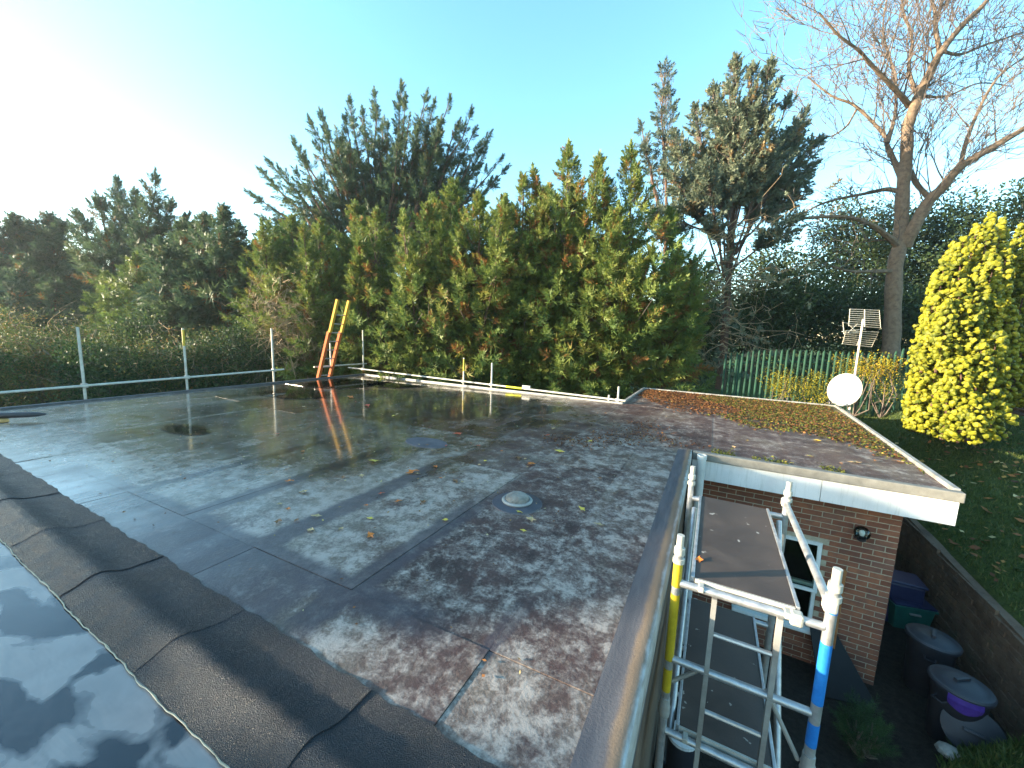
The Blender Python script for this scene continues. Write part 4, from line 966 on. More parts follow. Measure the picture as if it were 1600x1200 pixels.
# trees left
def spread(px0,d,heads,rad,root_py,**kw):
    b=gpt(px0,d); ld=[(b,dep(px0,root_py-30,d),.6)]
    for (px,py) in heads: ld.append((dep(px0+(px-px0)*.3,root_py,d),dep(px,py,d+rng.uniform(-1.5,1.5)),rad))
    return b,ld
b,ld=spread(205,20,[(118,330),(150,300),(182,278),(212,296),(243,268),(268,312),(295,335),(130,400),(250,400),(190,380)],.95,455)
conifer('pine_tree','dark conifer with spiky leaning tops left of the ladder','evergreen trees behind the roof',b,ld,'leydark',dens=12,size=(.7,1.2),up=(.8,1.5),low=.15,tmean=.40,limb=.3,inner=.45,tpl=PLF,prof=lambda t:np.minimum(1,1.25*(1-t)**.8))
b,ld=spread(35,21,[(-60,340),(-20,345),(20,335),(45,345),(80,335),(100,350),(-40,420),(60,420),(110,430)],1.2,480)
conifer('pine_tree','rounded dark conifer at the far left edge','evergreen trees behind the roof',b,ld,'leydark',dens=14,size=(.8,1.3),up=(.3,1.1),low=.1,tmean=.34,tpl=PLD,limb=.5)
b,ld=spread(325,16.5,[(248,375),(285,345),(318,335),(350,325),(372,350),(400,380),(300,420),(380,430)],1.25,520)
conifer('drooping_conifer','broad drooping conifer between the spiky conifer and the hedge','evergreen trees behind the roof',b,ld,'leydark',dens=17,size=(.7,1.1),up=(-.25,1.0),low=.0,tmean=.46,tpl=PLD,limb=.3)
b=gpt(195,17); conifer('drooping_conifer','low olive-green conifer behind the left guard rail','evergreen trees behind the roof',b,[(b,dep(215,400,17),1.5),(b,dep(165,430,17.5),1.3),(b,dep(250,440,16.5),1.3)],'ley',dens=14,size=(.7,1.1),up=(-.2,.9),low=.1,tmean=.5,tpl=PLD,limb=.3)
b=gpt(60,17.5); conifer('drooping_conifer','shaded conifer low at the left edge behind the shrubs','evergreen trees behind the roof',b,[(b,dep(30,400,17.5),1.6),(b,dep(90,440,17),1.3),(b,dep(-40,420,17),1.5)],'leydark',dens=14,size=(.7,1.1),up=(-.2,.9),low=.1,tmean=.40,tpl=PLD,limb=.3)
b=gpt(125,25); conifer('drooping_conifer','distant dark conifer filling the gap behind the spiky conifer','evergreen trees behind the roof',b,[(b,dep(110,395,25),2.0),(b,dep(150,400,25.5),2.0),(b,dep(60,410,25),2.0)],'leydark',dens=11,size=(.9,1.3),up=(-.2,.9),low=.05,tmean=.35,tpl=PLD,limb=.2)
# thin blue-grey spire and the open grey-green cypress
b=gpt(1035,19); conifer('slender_cypress','slender blue-grey cypress spire behind the hedge','evergreen trees behind the roof',b,[(b,dep(1040,98,19),1.15),(dep(1030,330,19),dep(1000,190,19),.7)],'greycyp',dens=5.0,size=(.6,.95),low=.45,up=(-.3,.6),tmean=.25,limb=.8,prof=lambda t:np.minimum(1,.25+1.2*(1-t)))
D3=15.5; b=gpt(1132,D3)
heads=[(1052,205),(1085,165),(1115,130),(1150,88),(1178,100),(1205,95),(1235,150),(1262,170),(1285,215),(1035,260),(1268,270),(1100,250),(1180,220),(1015,330),(1255,335),(1140,180),(1220,220)]
ld=[(b,dep(1150,250,D3),.15)]
for px,py in heads: ld.append((dep(1135+(px-1135)*.12,400+rng.uniform(-60,40),D3),dep(px,py,D3+rng.uniform(-1.5,1.5)),.82))
def hole(p):
    n=np.sin(p[:,0]*2.3+1)*np.sin(p[:,1]*2.1)*np.sin(p[:,2]*2.6+.7); return n>-.34
conifer('grey_green_cypress','open grey-green cypress with a bare red-brown trunk right of the hedge','evergreen trees behind the roof',b,ld,'greycyp',dens=23,size=(.45,.85),low=.36,up=(.4,1.3),tmean=.50,tpl=TUFT,limb=.8,inner=.4,trunk_r=.21,lr=.22,brown=.05,gap=hole,prof=lambda t:np.minimum(1,1.3*(1-t)**.5)*np.clip((t-.3)*3,.3,1))
# its low dead branches
dt=MB(); P=[];Dd=[]
for i in range(46):
    a0=b+(dep(1134,rng.uniform(330,560),D3)-b)*1.0; a0[:2]=b[:2]+(dep(1140,400,D3)[:2]-b[:2])*.3
    an=rng.uniform(0,6.28); Lr=rng.uniform(1.2,3.2); e=a0+np.array([math.cos(an)*Lr,math.sin(an)*Lr,rng.uniform(-.8,.5)])
    pts=limbs(dt,a0-b,e-b,.022,.006,6,4,.06,.08)
    for k in range(5):
        q=pts[rng.integers(2,7)]; e2=q+rng.normal(0,.45,3)-np.array([0,0,.2]); pp=limbs(dt,q,e2,.009,.003,4,3,.10)
        if rng.uniform()<.55: P.append(e2); Dd.append(e2-q+np.array([0,0,.3]))
dead=[o for o in bpy.data.objects if o.get('label','').startswith('open grey-green')][0]
dt.build('dead_branches',Mt['deadtwig'],dead)
scatter('sparse_tufts',TUFT,P,Dd,rng.uniform(.25,.5,len(P)),rng.uniform(.4,.98,len(P)),Mt['greycyp'],dead)
print('conifer tris',TRI)

# generic broadleaf / evergreen mass
def bush(name,label,group,base,blobs,mat,tpl=CL,dens=26,size=(.5,.8),tmean=.4,tsd=.2,stems=12,bark='twig',cat='shrub',part_name='foliage',surf=.55,up=.3):
    t=thing(name,label,cat,group,loc=tuple(base)); B=np.asarray(base,float); P=[];D=[];S=[];T=[]; st=MB()
    for (c,r) in blobs:
        c=np.asarray(c,float); r=np.asarray(r,float)*np.ones(3); n=int(dens*(r[0]*r[1]+r[0]*r[2]+r[1]*r[2])/3*4)
        d=unit(rng.normal(0,1,(n,3))); rad=np.where(rng.uniform(0,1,n)<surf,rng.uniform(.82,1.08,n),rng.uniform(.3,.9,n)); lump=1+.18*np.sin(d[:,0]*5+c[0])*np.sin(d[:,2]*6+c[1])+.12*np.sin(d[:,1]*9+c[2])
        p=c+d*r*(rad*lump)[:,None]; P.append(p);D.append(d+np.array([0,0,up]));S.append(rng.uniform(size[0],size[1],n));T.append(tmean+rng.normal(0,tsd,n))
        for k in range(stems): limbs(st,c*0,(c+unit(rng.normal(0,1,3))*r*.9)-B,.02,.006,4,4,.06)
    P=np.concatenate(P)-B
    if st.v: st.build('stems',Mt[bark],t)
    f=scatter(part_name,tpl,P,np.concatenate(D),np.concatenate(S),np.concatenate(T),Mt[mat],t); TRI[0]+=len(f.data.polygons); return t
# dark evergreens behind the fence
for (px,py,d,rx,rz,lab) in ((1345,405,23,2.8,2.9,'dark holly mass behind the bare tree trunk'),(1240,470,20,2.4,2.2,'dark evergreen shrub left of the bare tree behind the fence'),(1455,400,22,2.6,2.9,'tall dark evergreen right of the bare tree trunk'),(1625,330,19,2.0,1.9,'olive evergreen crown at the right edge above the golden conifer'),(1180,480,19,2.2,2.1,'dark evergreen filling the gap beside the red-brown trunk'),(1400,500,19,2.8,1.6,'dark undergrowth at the foot of the bare tree'),(1540,470,19,2.6,2.6,'dark evergreen behind the golden conifer'),(1075,520,18,2.0,1.6,'dark undergrowth behind the end of the hedge row'),(1085,460,21,1.7,1.9,'dark evergreen between the hedge row and the red-brown trunk')):
    c=dep(px,py,d); b=np.array([c[0],c[1],float(gh(c[0],c[1]))])
    bl=[(c,(rx,rx*.8,rz))]
    for k in range(4): bl.append((c+rng.normal(0,1,3)*np.array([rx,rx,rz])*.40,(rx*.55,rx*.55,rz*.5)))
    if c[2]-rz>b[2]+.2: bl.append(((c+b)/2,(rx*.8,rx*.7,(c[2]-b[2])*.55)))
    bush('holly_tree' ,lab,'dark evergreens behind the fence',b,bl,'yew' if px!=1600 else 'shrub',CL,dens=9,size=(.9,1.3),tmean=.5 if px!=1600 else .25,cat='tree',part_name='crown',stems=6)
# left shrubbery along the building
labs=['tangled shrub with yellowing leaves at the left edge behind the rail','mixed shrub left of the first scaffold post','dark laurel between the first two scaffold posts','leafy shrub behind the yellow-banded post','dark shrub right of the yellow-banded post','low green shrub below the brown bramble']
for i,(px,py,d,rx,rz) in enumerate(((-30,575,12.5,1.9,1.3),(75,570,12.8,1.6,1.15),(185,585,12.6,1.4,1.0),(270,575,13.2,1.3,1.1),(350,580,13.8,1.3,.95),(430,570,14.6,1.2,.9))):
    c=dep(px,py,d); b=np.array([c[0],c[1],float(gh(c[0],c[1]))])
    bush('garden_shrub',labs[i],'shrubs behind the left guard rail',b,[(c,(rx,rx,rz*rng.uniform(.8,1.1))),(c+np.array([.6,.8,rng.uniform(-.1,.5)]),(rx*.6,rx*.6,rz*.8)),(c+np.array([-.5,-.6,rng.uniform(0,.6)]),(rx*.45,rx*.45,rz*.7)),((c+b)/2,(rx,rx,1.6))],'shrub',CL if i in (2,4) else CLS,dens=30,size=(.42,.7) if i not in (2,4) else (.45,.7),tmean=(.56,.62,.16,.56,.14,.45)[i],tsd=.22,stems=16)
    tw=MB()
    for k in range(60 if i in (0,1,3) else 25):
        q=c+rng.normal(0,1,3)*np.array([rx,rx,rz])*.55; e=q+np.array([rng.normal(0,.6),rng.normal(0,.6),abs(rng.normal(0.25,.45))]); limbs(tw,q-b,e-b,.010,.003,5,3,.10)
    o=[x for x in bpy.data.objects if x.get('label','')==labs[i]][0]; tag(tw.build('bare_twigs',Mt['deadtwig'] if i!=2 else Mt['twig'],o),kind='stuff')
for i,(px,py,d,rx,rz,tm,lab) in enumerate(((10,520,14.2,.95,.95,.66,'tall loose yellowing shrub at the left edge above the others'),(112,528,14.4,.8,.8,.55,'loose shrub with upright stems behind the first scaffold post'),(222,522,14.6,.9,.85,.30,'green shrub rising between the first two scaffold posts'),(318,545,14.8,.7,.7,.62,'pale twiggy shrub right of the yellow-banded post'),(392,530,15.0,.8,.9,.18,'dark glossy shrub next to the third scaffold post'))):
    c=dep(px,py,d); b=np.array([c[0],c[1],float(gh(c[0],c[1]))])
    bush('garden_shrub',lab,'shrubs behind the left guard rail',b,[(c,(rx,rx*.8,rz)),(c+rng.normal(0,.5,3)*np.array([1,1,.6]),(rx*.5,rx*.5,rz*.8)),(c+rng.normal(0,.6,3)*np.array([1,1,.6]),(rx*.4,rx*.4,rz*.7))],'shrub',CL if i in (2,4) else CLS,dens=30,size=(.4,.75),tmean=tm,tsd=.2,stems=16,surf=.35)
# brown bramble / dead creeper
c=dep(455,510,14.3); b=np.array([c[0],c[1],float(gh(c[0],c[1]))]); br=thing('dead_creeper','brown tangle of dead creeper left of the ladder','shrub',None,loc=tuple(b)); tw=MB()
for k in range(420):
    q=c+rng.normal(0,1,3)*np.array([.55,.55,.75]); e=q+rng.normal(0,.45,3)+np.array([0,0,-.25]); limbs(tw,q-b,e-b,.010,.003,6,3,.13,.05)
for k in range(10): limbs(tw,np.zeros(3),c-b+rng.normal(0,.5,3),.03,.01,5,4,.05)
tw.build('twigs',Mt['deadtwig'],br)
n=260; scatter('withered_leaves',CLS,rng.normal(0,1,(n,3))*np.array([.6,.6,.8])+(c-b),rng.normal(0,1,(n,3)),rng.uniform(.15,.3,n),rng.uniform(.8,1,n),Mt['shrub'],br)
# yellow-leaved saplings near the fence
for i,(px,py,d,rx,rz,nn) in enumerate(((1215,600,11.6,.45,.42,0),(1262,606,11.3,.65,.5,0),(1345,572,11.0,.62,.36,0),(1385,590,10.9,.5,.6,0))):
    c=dep(px,py,d); b=np.array([c[0],c[1],float(gh(c[0],c[1]))])
    bush('yellow_leaved_shrub',['small bright yellow-green shrub above the back wing edge','spreading yellow-green shrub left of the satellite dish','yellow autumn shrub in front of the fence above the dish','thin yellow-leaved shrub with bare stems right of the dish'][i],'yellow shrubs by the fence',b,[(c,(rx,rx*.7,rz))],'yellowleaf',CLS,dens=70,size=(.22,.42),tmean=(.35,.38,.62,.6)[i],tsd=.22,stems=7,surf=.4)
# bush in the passage and grass on the mound
c=onz(1345,1140,GZ+.3); b=np.array([c[0],c[1],float(gh(c[0],c[1]))])
bush('passage_shrub','small dark green shrub growing in the shaded passage',None,b,[(c,(.15,.15,.26)),(c+np.array([.06,.03,-.12]),(.17,.17,.20))],'shrub',FINE,dens=520,size=(.12,.22),tmean=.12,tsd=.12,stems=14,up=1.2)
# ---------------------------------------------------------------- bare deciduous tree
def bare_tree():
    D=16.5; b=gpt(1391,D); t=thing('bare_tree','large bare deciduous tree with pale lit trunk and forked limbs','tree',None,loc=tuple(b)); tr=MB(); tw=MB(); fine=[]
    def path(px,r0,r1,dz):
        pts=[]
        for i,(x,y) in enumerate(px):
            f=i/(len(px)-1); pts.append(dep(x,y,D+dz[0]+(dz[1]-dz[0])*f))
        # smooth
        out=[]; n=len(pts)
        for i in range(n-1):
            p0=pts[max(i-1,0)];p1=pts[i];p2=pts[i+1];p3=pts[min(i+2,n-1)]
            for k in range(5):
                u=k/5; out.append(.5*((2*p1)+(p2-p0)*u+(2*p0-5*p1+4*p2-p3)*u*u+(3*p1-p0-3*p2+p3)*u**3))
        out.append(pts[-1]); m=len(out); rr=[r0+(r1-r0)*(i/(m-1))**.85 for i in range(m)]
        rr=[r*(1+.06*math.sin(i*1.7)) for i,r in enumerate(rr)]
        return out,rr
    limbs_px=[
     ([(1391,560),(1394,512),(1398,420),(1407,376),(1410,306),(1416,245),(1418,197)],.32,.19,(0,0)),
     ([(1418,197),(1434,153),(1455,110),(1469,83),(1504,39),(1543,0),(1580,-60)],.21,.06,(0,-1.5)),
     ([(1469,83),(1462,45),(1460,13),(1440,-40)],.10,.04,(-.6,.5)),
     ([(1412,385),(1425,360),(1451,315),(1473,293),(1499,262),(1547,232),(1600,201),(1660,160)],.27,.08,(0,-2)),
     ([(1455,312),(1430,285),(1420,262),(1408,258)],.12,.05,(0,.6)),
     ([(1412,290),(1400,258),(1386,227),(1381,210),(1337,166),(1300,150),(1262,120)],.13,.03,(0,1.5)),
     ([(1420,165),(1408,150),(1386,127),(1360,100),(1342,79),(1310,55),(1280,20)],.12,.03,(0,-1.8)),
     ([(1386,225),(1395,195),(1400,160),(1395,110),(1380,50),(1385,0)],.09,.03,(.3,2)),
     ([(1404,385),(1390,372),(1359,350),(1320,339),(1259,341),(1225,350)],.15,.035,(0,-1.2)),
     ([(1408,300),(1385,296),(1355,302),(1294,315),(1250,335)],.12,.03,(0,1.2)),
     ([(1398,424),(1364,424),(1330,424),(1300,416)],.10,.03,(0,-.8)),
     ([(1434,150),(1420,110),(1425,60),(1410,10),(1415,-40)],.09,.03,(0,2)),
     ([(1500,262),(1510,220),(1530,170),(1560,120),(1600,90)],.09,.03,(-1,-1)),
     ([(1473,80),(1500,85),(1540,70),(1600,50)],.07,.03,(-.6,.8)),
     ([(1440,150),(1480,150),(1530,130),(1580,135)],.06,.02,(0,1.2)),
     ([(1340,168),(1320,200),(1290,215),(1260,210)],.05,.015,(1.0,1.5)),
    ]
    nodes=[]
    for i,(px,r0,r1,dz) in enumerate(limbs_px):
        o,rr=path(px,r0,r1,dz); tr.tube([p-b for p in o],rr,10 if r0>.15 else 7,caps=False)
        if i>0:
            for k in range(2,len(o)-1): nodes.append((o[k],unit(o[k+1]-o[k]),rr[k],i in (8,9,10)))
        nodes.append((o[-1],unit(o[-1]-o[-2]),rr[-1],False))
    for k in range(len(o)): pass
    cnt=[0]
    def grow(p,d,r,L,lev,lowl):
        if cnt[0]>16500: return
        cnt[0]+=1
        n=3 if lev<3 else 2; pts=[p]; rr=[r]; dd=d.copy()
        for i in range(n):
            dd=unit(dd+rng.normal(0,.13,3)+np.array([0,0,.11 if not lowl else -.02])); pts.append(pts[-1]+dd*L/n); rr.append(r*(1-.62*(i+1)/n))
        tw.tube([q-b for q in pts],rr,4 if lev<2 else 3,caps=False)
        if lev>=4 or (lev==3 and rng.uniform()<.45): return
        k=(3,3,3,2)[lev]
        for j in range(k):
            q=pts[rng.integers(1,n+1)] if j else pts[-1]
            ax=unit(np.cross(dd,rng.normal(0,1,3))); a=rng.uniform(.3,.85)
            grow(q,unit(dd*math.cos(a)+ax*math.sin(a)),max(r*.55,.0135),L*rng.uniform(.55,.8),lev+1,lowl)
    sel=[nodes[i] for i in rng.permutation(len(nodes))]
    for (p,d,r,lowl) in sel[:140]:
        ax=unit(np.cross(d,rng.normal(0,1,3))); a=rng.uniform(.5,1.1)
        nd=unit(d*math.cos(a)+ax*math.sin(a)+np.array([0,0,.25])); grow(p,nd,min(.032,max(r*.45,.012)),rng.uniform(1.2,2.3)*(1 if not lowl else .5),0 if not lowl else 1,lowl)
    print('twigs',cnt[0])
    tr.build('trunk',Mt['bark_grey'],t,smooth=True); tw.build('twigs',Mt['twig'],t)
bare_tree()
# ---------------------------------------------------------------- golden conifer
def golden(px,d,spires,label,rad):
    b=gpt(px,d); t=thing('golden_conifer',label,'tree','golden conifers',loc=tuple(b)); P=[];Dr=[];S=[];T=[]; st=MB()
    for (tx,ty,r,o) in spires:
        tip=dep(tx,ty,d+o); root=b+np.array([0,0,.25]); lo=np.array([b[0]+(tip[0]-b[0])*.97,b[1]+(tip[1]-b[1])*.97,b[2]+.35+rng.uniform(0,.25)])
        limbs(st,root-b,lo-b,.04,.03,2,5,.02); limbs(st,lo-b,tip-b-np.array([0,0,.1]),.03,.008,4,5,.01)
        L=np.linalg.norm(tip-lo); n=int(L*r*640); tt=rng.uniform(0,1,n); az=rng.uniform(0,6.283,n); ph=rng.uniform(0,6.28,3)
        pr=np.minimum(1,1.5*(1-tt)**.62+.04)*np.clip(.65+tt*2,0,1)
        rr=r*.92*pr*(1+.26*np.sin(az*4+tt*9*L/3+ph[0])+.20*np.sin(az*2-tt*44*L/3+ph[1])*np.sin(az*3+tt*31+ph[2]))*rng.uniform(.84,1.0,n)
        p=lo+(tip-lo)*tt[:,None]+np.stack([np.cos(az)*rr,np.sin(az)*rr,0*rr],-1)
        dd=np.stack([np.cos(az),np.sin(az),.8+.8*tt],-1)+rng.normal(0,.25,(n,3))
        P.append(p-b);Dr.append(dd);S.append(rng.uniform(.050,.090,n));T.append(.44+.24*np.sin(az*4+tt*9*L/3+ph[0])+rng.normal(0,.13,n))  # tint follows the ridges: shadow in the grooves put into the colour
    st.build('trunk',Mt['bark'],t); f=scatter('crown',KN,np.concatenate(P),np.concatenate(Dr),np.concatenate(S),np.concatenate(T),Mt['gold'],t); print('gold',len(f.data.polygons))
golden(1522,8.1,[(1458,500,.15,0),(1460,462,.16,-.2),(1464,425,.19,.1),(1478,402,.20,-.3),(1490,380,.20,.3),(1506,372,.22,-.1),(1528,350,.22,.1),(1550,334,.23,-.2),(1568,342,.23,.2),(1464,560,.16,.2),(1472,520,.18,-.45),(1482,470,.24,-.6),(1505,440,.26,-.6),(1530,420,.26,-.65),(1556,400,.26,-.55),(1574,390,.24,-.2),(1488,590,.20,-.7),(1505,560,.26,-.8),(1535,540,.26,-.85),(1560,520,.26,-.75),(1580,480,.22,-.45),(1530,390,.28,.55),(1500,420,.28,.5),(1470,450,.24,.45),(1565,380,.28,.5),(1505,640,.2,-.85),(1525,620,.24,-.95),(1556,630,.24,-.9),(1458,600,.13,.0),(1466,640,.14,-.35)],'bright golden-yellow conifer on the lawn left of its twin',1)
golden(1660,8.6,[(1598,352,.24,0),(1612,380,.24,-.3),(1592,440,.22,.1),(1630,340,.26,0),(1600,520,.25,-.3),(1640,480,.3,-.5),(1660,520,.3,-.5)],'second golden conifer cut off by the right edge',1)

# ---------------------------------------------------------------- unseen hedge added beyond the left of the picture, shaped to shade the roof
def hedge():
    sd=np.array([math.cos(SUN_AZ),math.sin(SUN_AZ)]); ld_=np.array([sd[1],-sd[0]])      # towards the sun, and across it
    tl=math.tan(SUN_EL); DH=25.0
    prof_l=[-14,0,.8,1.2,1.7,2.15,2.5,3.1,3.6,4.4,5.1,6.5,8.0,9.5,11,14]
    prof_s=[.5,0,-.2,-.5,-1.3,-2.0,1.0,1.5,4.4,4.2,3.0,2.8,2.0,.4,-8,-13]; prof_o=[.1,.08,.075,.075,.075,.075,.14,.18,-.15,-.05,.05,.1,.1,.1,0,0]
    prof_z=[tl*(DH+a)+b for a,b in zip(prof_s,prof_o)]  # hedge-top height shaped to place sun and shade on the roof
    l=-13.5; k=0
    while l<14:
        top=float(np.interp(l,prof_l,prof_z))+.06+rng.uniform(-.03,.05); c0=sd*DH+ld_*l; z0=float(gh(c0[0],c0[1])); r=.55
        c=np.array([c0[0],c0[1],(z0+top)/2-.20]); hh=(top-z0)/2-.20
        t=bush('shade_laurel','unseen laurel added left of the building to shade the roof',"unseen laurels added for shade",np.array([c0[0],c0[1],z0]),[(c+np.array([0,0,.05]),(r,1.2,hh))],'yew',CL,dens=12,size=(.6,.9),tmean=.6,stems=2,surf=.7)
        MB().lathe([(.35,0),(.62,.4),(.70,(top-z0)*.5),(.66,(top-z0)*.8),(.60,top-z0-.30),(.45,top-z0-.12),(.1,top-z0-.06)],n=12).build('sun_block_core',Mt['shade_core'],t)  # solid core added so each bush fully blocks the sun
        l+=.80; k+=1
hedge()

# ---------------------------------------------------------------- loose leaves, moss, grass
def flake(n,poly_fn,z,size,tint,name,mat,parent=None,flat=.35):
    P=poly_fn(n); k=len(P); nrm=unit(np.stack([rng.normal(0,flat,k),rng.normal(0,flat,k),np.ones(k)],-1)); a=unit(np.cross(nrm,rng.normal(0,1,(k,3)))); b=np.cross(nrm,a); s=rng.uniform(size[0],size[1],k)[:,None]
    c=np.concatenate([P,np.full((k,1),z)],1)+np.array([0,0,1])*s*rng.uniform(.1,.45,(k,1)); q=rng.uniform(.35,.7,(k,1))
    V=np.stack([c-a*s,c+b*s*q,c+a*s,c-b*s*q],1).reshape(-1,3); F=np.arange(4*k).reshape(-1,4); T=np.repeat(tint(k),4)
    return npmesh(name,V,F,mat,parent,T)
def litter_pts(n):
    e=[(1000,618),(1060,640),(1120,646),(1180,668),(1250,672),(1320,690),(1390,712),(1440,735)]
    lo=np.array([onz(*q)[:2] for q in e]); o=np.argsort(lo[:,0]); lo=lo[o]
    x=rng.uniform(XS+.1,cedge(10)-.05,n*3); u=rng.uniform(0,1,n*3); ymin=np.interp(x,lo[:,0],lo[:,1]); y=ymin+(YW-.08-ymin)*(u**.9)
    y+= -np.abs(rng.normal(0,.22,n*3))*(u<.15)
    dn=.6+.4*np.sin(x*2.1+y*1.3)*np.sin(y*2.7-x*.8)+rng.uniform(-.3,.5,n*3); k=(dn>.2)&(x<cedge(y)-.06)&(y<YW-.05)
    return np.stack([x,y],-1)[k][:n]
tag(flake(17000,litter_pts,.010,(.014,.036),lambda k:np.clip(rng.normal(.35,.22,k),0,1),'leaf_litter',Mt['litter']),'brown leaf litter drifted over the rear wing roof','leaf litter',kind='stuff')
def moss_pts(n):
    p=litter_pts(n*2); k=(p[:,0]>.2+.5*np.sin(p[:,1]*2))&(rng.uniform(0,1,len(p))<.85); return p[k][:n]
tag(flake(11000,moss_pts,.010,(.014,.030),lambda k:np.clip(rng.normal(.42,.25,k),0,1),'roof_moss',Mt['moss'],flat=.7),'green moss carpet on the rear wing roof','moss',kind='stuff')
def moss2(n):
    x=rng.uniform(.1,1.6,n); y=YD+.05+np.abs(rng.normal(0,.14,n)); k=np.sin(x*9)+np.sin(x*23)*.6>-.2; return np.stack([x,y],-1)[k]
tag(flake(900,moss2,.008,(.010,.022),lambda k:np.clip(rng.normal(.5,.22,k),0,1),'edge_moss',Mt['moss'],flat=.7),'moss tufts along the front drip of the rear wing','moss',kind='stuff')
def drift(n):
    c=np.array([onz(px,py)[:2] for px,py in ((900,690),(930,688),(960,680),(990,678),(1010,672),(1030,685),(1046,692),(885,690),(975,690),(1000,664))]); k=rng.integers(0,len(c),n); return c[k]+rng.normal(0,.16,(n,2))*np.array([1.4,.9])
tag(flake(1300,drift,.009,(.010,.026),lambda k:np.clip(rng.normal(.22,.28,k),0,1),'leaf_drift',Mt['litter']),'dark drift of small leaves near the inner roof corner','leaf litter',kind='stuff')
def specks(n): return np.stack([rng.uniform(XL+.1,XE-.35,n),rng.uniform(1.2,YB-.1,n)],-1)
tag(flake(900,specks,.010,(.006,.016),lambda k:np.clip(rng.normal(.7,.3,k),0,1),'leaf_specks',Mt['litter']),'tiny leaf fragments scattered across the main roof','leaf litter',kind='stuff')
# single fallen leaves
def leafmesh(seed):
    r=random.Random(seed); m=MB(); n=9; m.v.append((0,0,.012))
    for i in range(n):
        t=2*math.pi*i/n; rr=(.75+.5*(i%2))*.5*(1+.25*r.uniform(-1,1)); m.v.append((rr*math.cos(t),rr*.8*math.sin(t),.10+.18*r.random()))
    m.v.append((.95,.05,.10)); 
    for i in range(n): m.f.append((0,1+i,1+(i+1)%n))
    m.f.append((1,2,n+1)); me=bpy.data.meshes.new('fallen_leaf'); me.from_pydata(m.v,[],m.f); return me
LM={}
for nm,c in (('orange',(.55,.16,.02)),('yellow',(.62,.44,.06)),('red',(.50,.09,.03)),('brown',(.22,.10,.035)),('tan',(.45,.30,.14))):
    Mt['leaf_'+nm]=simple('fallen_leaf_'+nm,tuple(.75*x for x in c),tuple(min(.9,1.1*x) for x in c),30,.5,0,.2,60)
    LM[nm]=[leafmesh(k) for k in range(3)]
    for me in LM[nm]: me.materials.append(Mt['leaf_'+nm])
def leaf(px,py,c,s,label=None,z=.013):
    x,y,_=onz(px,py,z); o=bpy.data.objects.new('fallen_leaf',rnd.choice(LM[c])); col.objects.link(o); o.location=(x,y,z); o.rotation_euler=(rnd.uniform(-.15,.15),rnd.uniform(-.15,.15),rnd.uniform(0,6.28)); o.scale=(s,s,s*.7)
    tag(o,label or f'small {c} fallen leaf lying on the wet roof','leaf',f'small {c} leaves on the roof' if not label else 'fallen leaves on the roof')
for a in ((643,738,'orange',.10,'large orange fallen leaf beside the dark puddle in mid roof'),(585,721,'yellow',.11,'large yellow fallen leaf left of the orange one in mid roof'),(574,634,'red',.13,'red fallen leaf near the foot of the corner post reflection'),(810,716,'brown',.10,'brown leaf behind the roof vent'),(830,725,'orange',.10,'orange leaf close behind the roof vent'),(875,706,'yellow',.11,'yellow leaf right of the vent towards the leaf drift'),(811,800,'yellow',.05,'yellow leaf at the front of the vent flange'),(716,678,'red',.10,'reddish leaf beside the grey lead patch'),(1277,689,'yellow',.12,'yellow leaf on the rear wing roof'),(1338,723,'tan',.10,'pale tan leaf near the corner of the rear wing'),(579,837,'orange',.06,'small orange leaf on the green-grey sheet'),(548,621,'orange',.13,'orange leaf at the near end of the ladder reflection')): leaf(*a)
leaf(1092,875,'orange',.05,'bright orange leaf lying on the upper ply platform',.167)
for k in range(70):
    px=rnd.uniform(430,960); py=rnd.uniform(615,830); c=rnd.choice(['orange','yellow','brown','tan','brown','tan','red'])
    x,y,_=onz(px,py)
    if XL+.2<x<XE-.4 and 1.3<y<YB-.2: leaf(px,py,c,rnd.uniform(.03,.065))
for k in range(38):
    px=rnd.uniform(1080,1440); py=rnd.uniform(650,745); x,y,_=onz(px,py)
    if XE<x<cedge(y)-.1 and YD+.1<y<YW-.1: leaf(px,py,rnd.choice(['tan','yellow','orange','brown']),rnd.uniform(.035,.07),None)
# lawn grass blades and lawn leaves
n=60000
x=rng.uniform(WX+.05,10,n); y=rng.uniform(4.2,15,n); keep=rng.uniform(0,1,n)<np.clip(1.3-(np.hypot(x,y)-6)/12,.25,1); x,y=x[keep],y[keep]
x2=rng.uniform(2.2,WX,9000); y2=rng.uniform(3.2,5.6,9000); k2=gh(x2,y2)>-2.66; x=np.concatenate([x,x2[k2]]); y=np.concatenate([y,y2[k2]])
z=gh(x,y)+.03*np.sin(x*2.1+y*1.3)*np.sin(y*1.7-x*.6); k=len(x); hgt=rng.uniform(.03,.085,k); th=rng.uniform(0,6.28,k); wd=.008+.006*rng.uniform(0,1,k)
V=np.stack([np.stack([x-np.cos(th)*wd,y-np.sin(th)*wd,z-.01],-1),np.stack([x+np.cos(th)*wd,y+np.sin(th)*wd,z-.01],-1),np.stack([x+rng.normal(0,.03,k),y+rng.normal(0,.03,k),z+hgt],-1)],1)
T=np.repeat(np.clip(rng.normal(.5,.22,k),0,1),3)
tag(npmesh('lawn_grass',V,np.arange(3*k).reshape(-1,3),Mt['grass'],None,T),'short grass on the sloping lawn','grass',kind='stuff')
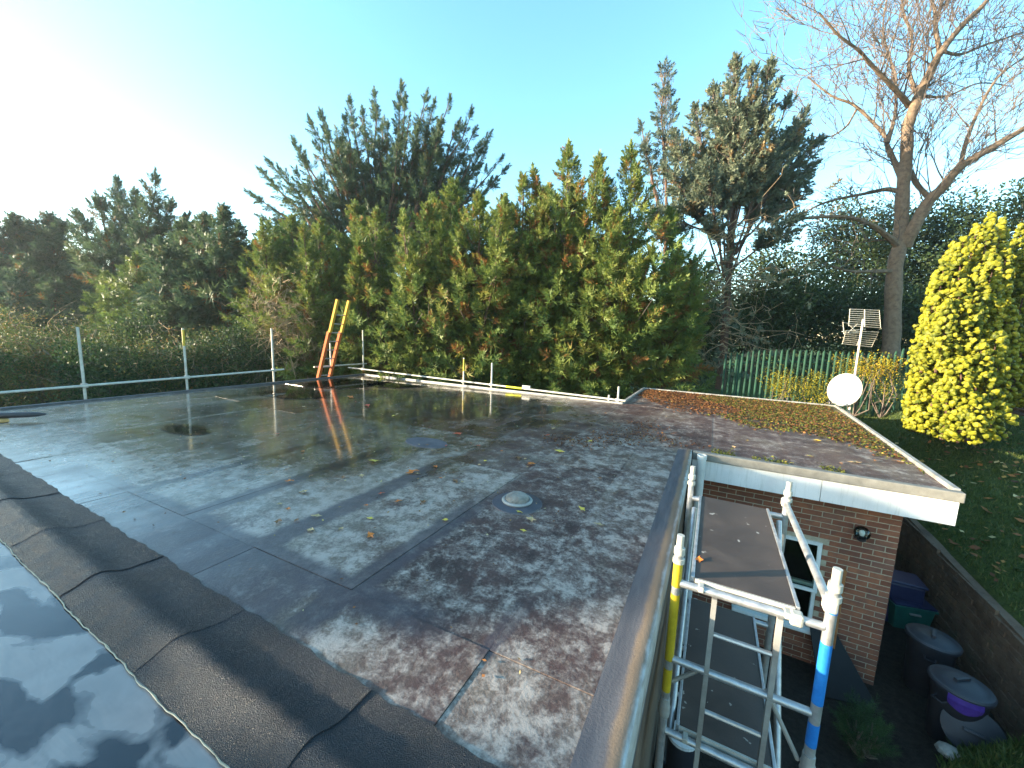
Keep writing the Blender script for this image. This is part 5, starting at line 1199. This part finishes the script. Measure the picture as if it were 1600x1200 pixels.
n=1300; x=rng.uniform(WX+.1,9,n); y=rng.uniform(4.5,13,n); z=gh(x,y)+.05; c=np.stack([x,y,z],-1); a=unit(rng.normal(0,1,(n,3))*np.array([1,1,.3])); b_=unit(np.cross(a,np.array([0,0,1.0])+rng.normal(0,.3,(n,3)))); s=rng.uniform(.03,.075,n)[:,None]
V=np.stack([c-a*s,c+b_*s*.6,c+a*s,c-b_*s*.6],1).reshape(-1,3)
tag(npmesh('lawn_leaves',V,np.arange(4*n).reshape(-1,4),Mt['litter'],None,np.repeat(np.clip(rng.normal(.6,.25,n),0,1),4)),'brown fallen leaves scattered over the lawn','leaf litter',kind='stuff')
# stones on the mound
for i,(px,py,s) in enumerate(((1577,1112,.10),(1590,1125,.08),(1560,1118,.07),(1490,1135,.10))):
    x,y,_=onz(px,py,-2.3); z=float(gh(x,y)); r_=random.Random(i); m=MB()
    m.lathe([(.3*s,-.5*s),(s*r_.uniform(.9,1.1),-.15*s),(s*r_.uniform(.8,1.0),.25*s),(s*.5,.5*s),(.01,.58*s)],n=9)
    m.v=[(a*(1+r_.uniform(-.15,.15)),b*(1+r_.uniform(-.2,.2)),c) for a,b,c in m.v]
    o=m.build('rock',Mt['stone']); o.location=(x,y,z+.4*s); tag(o,['pale stone at the end of the retaining wall','grey stone furthest right on the mound','small stone beside the pale stone','mossy stone in front of the spare bin lid'][i],'stone','stones by the mound')
print('foliage tris',TRI)

# ---------------------------------------------------------------- air
hz = MB().box((-412,-412,GZ-1.2),(412,512,19)).build('haze', None)  # thin volume added to wash the left side with sun glare
hm = bpy.data.materials.new('haze'); hm.use_nodes = True; ht = hm.node_tree
ht.nodes.remove(ht.nodes['Principled BSDF']); pv = ht.nodes.new('ShaderNodeVolumePrincipled')
pv.inputs['Color'].default_value = (.80,.90,1,1); pv.inputs['Density'].default_value = .0007; pv.inputs['Anisotropy'].default_value = .55
ht.links.new(pv.outputs[0], ht.nodes['Material Output'].inputs['Volume']); hz.data.materials.append(hm); hz['kind'] = 'stuff'; hz['label']='thin pale haze added for the glare on the left'; hz['category']='haze'
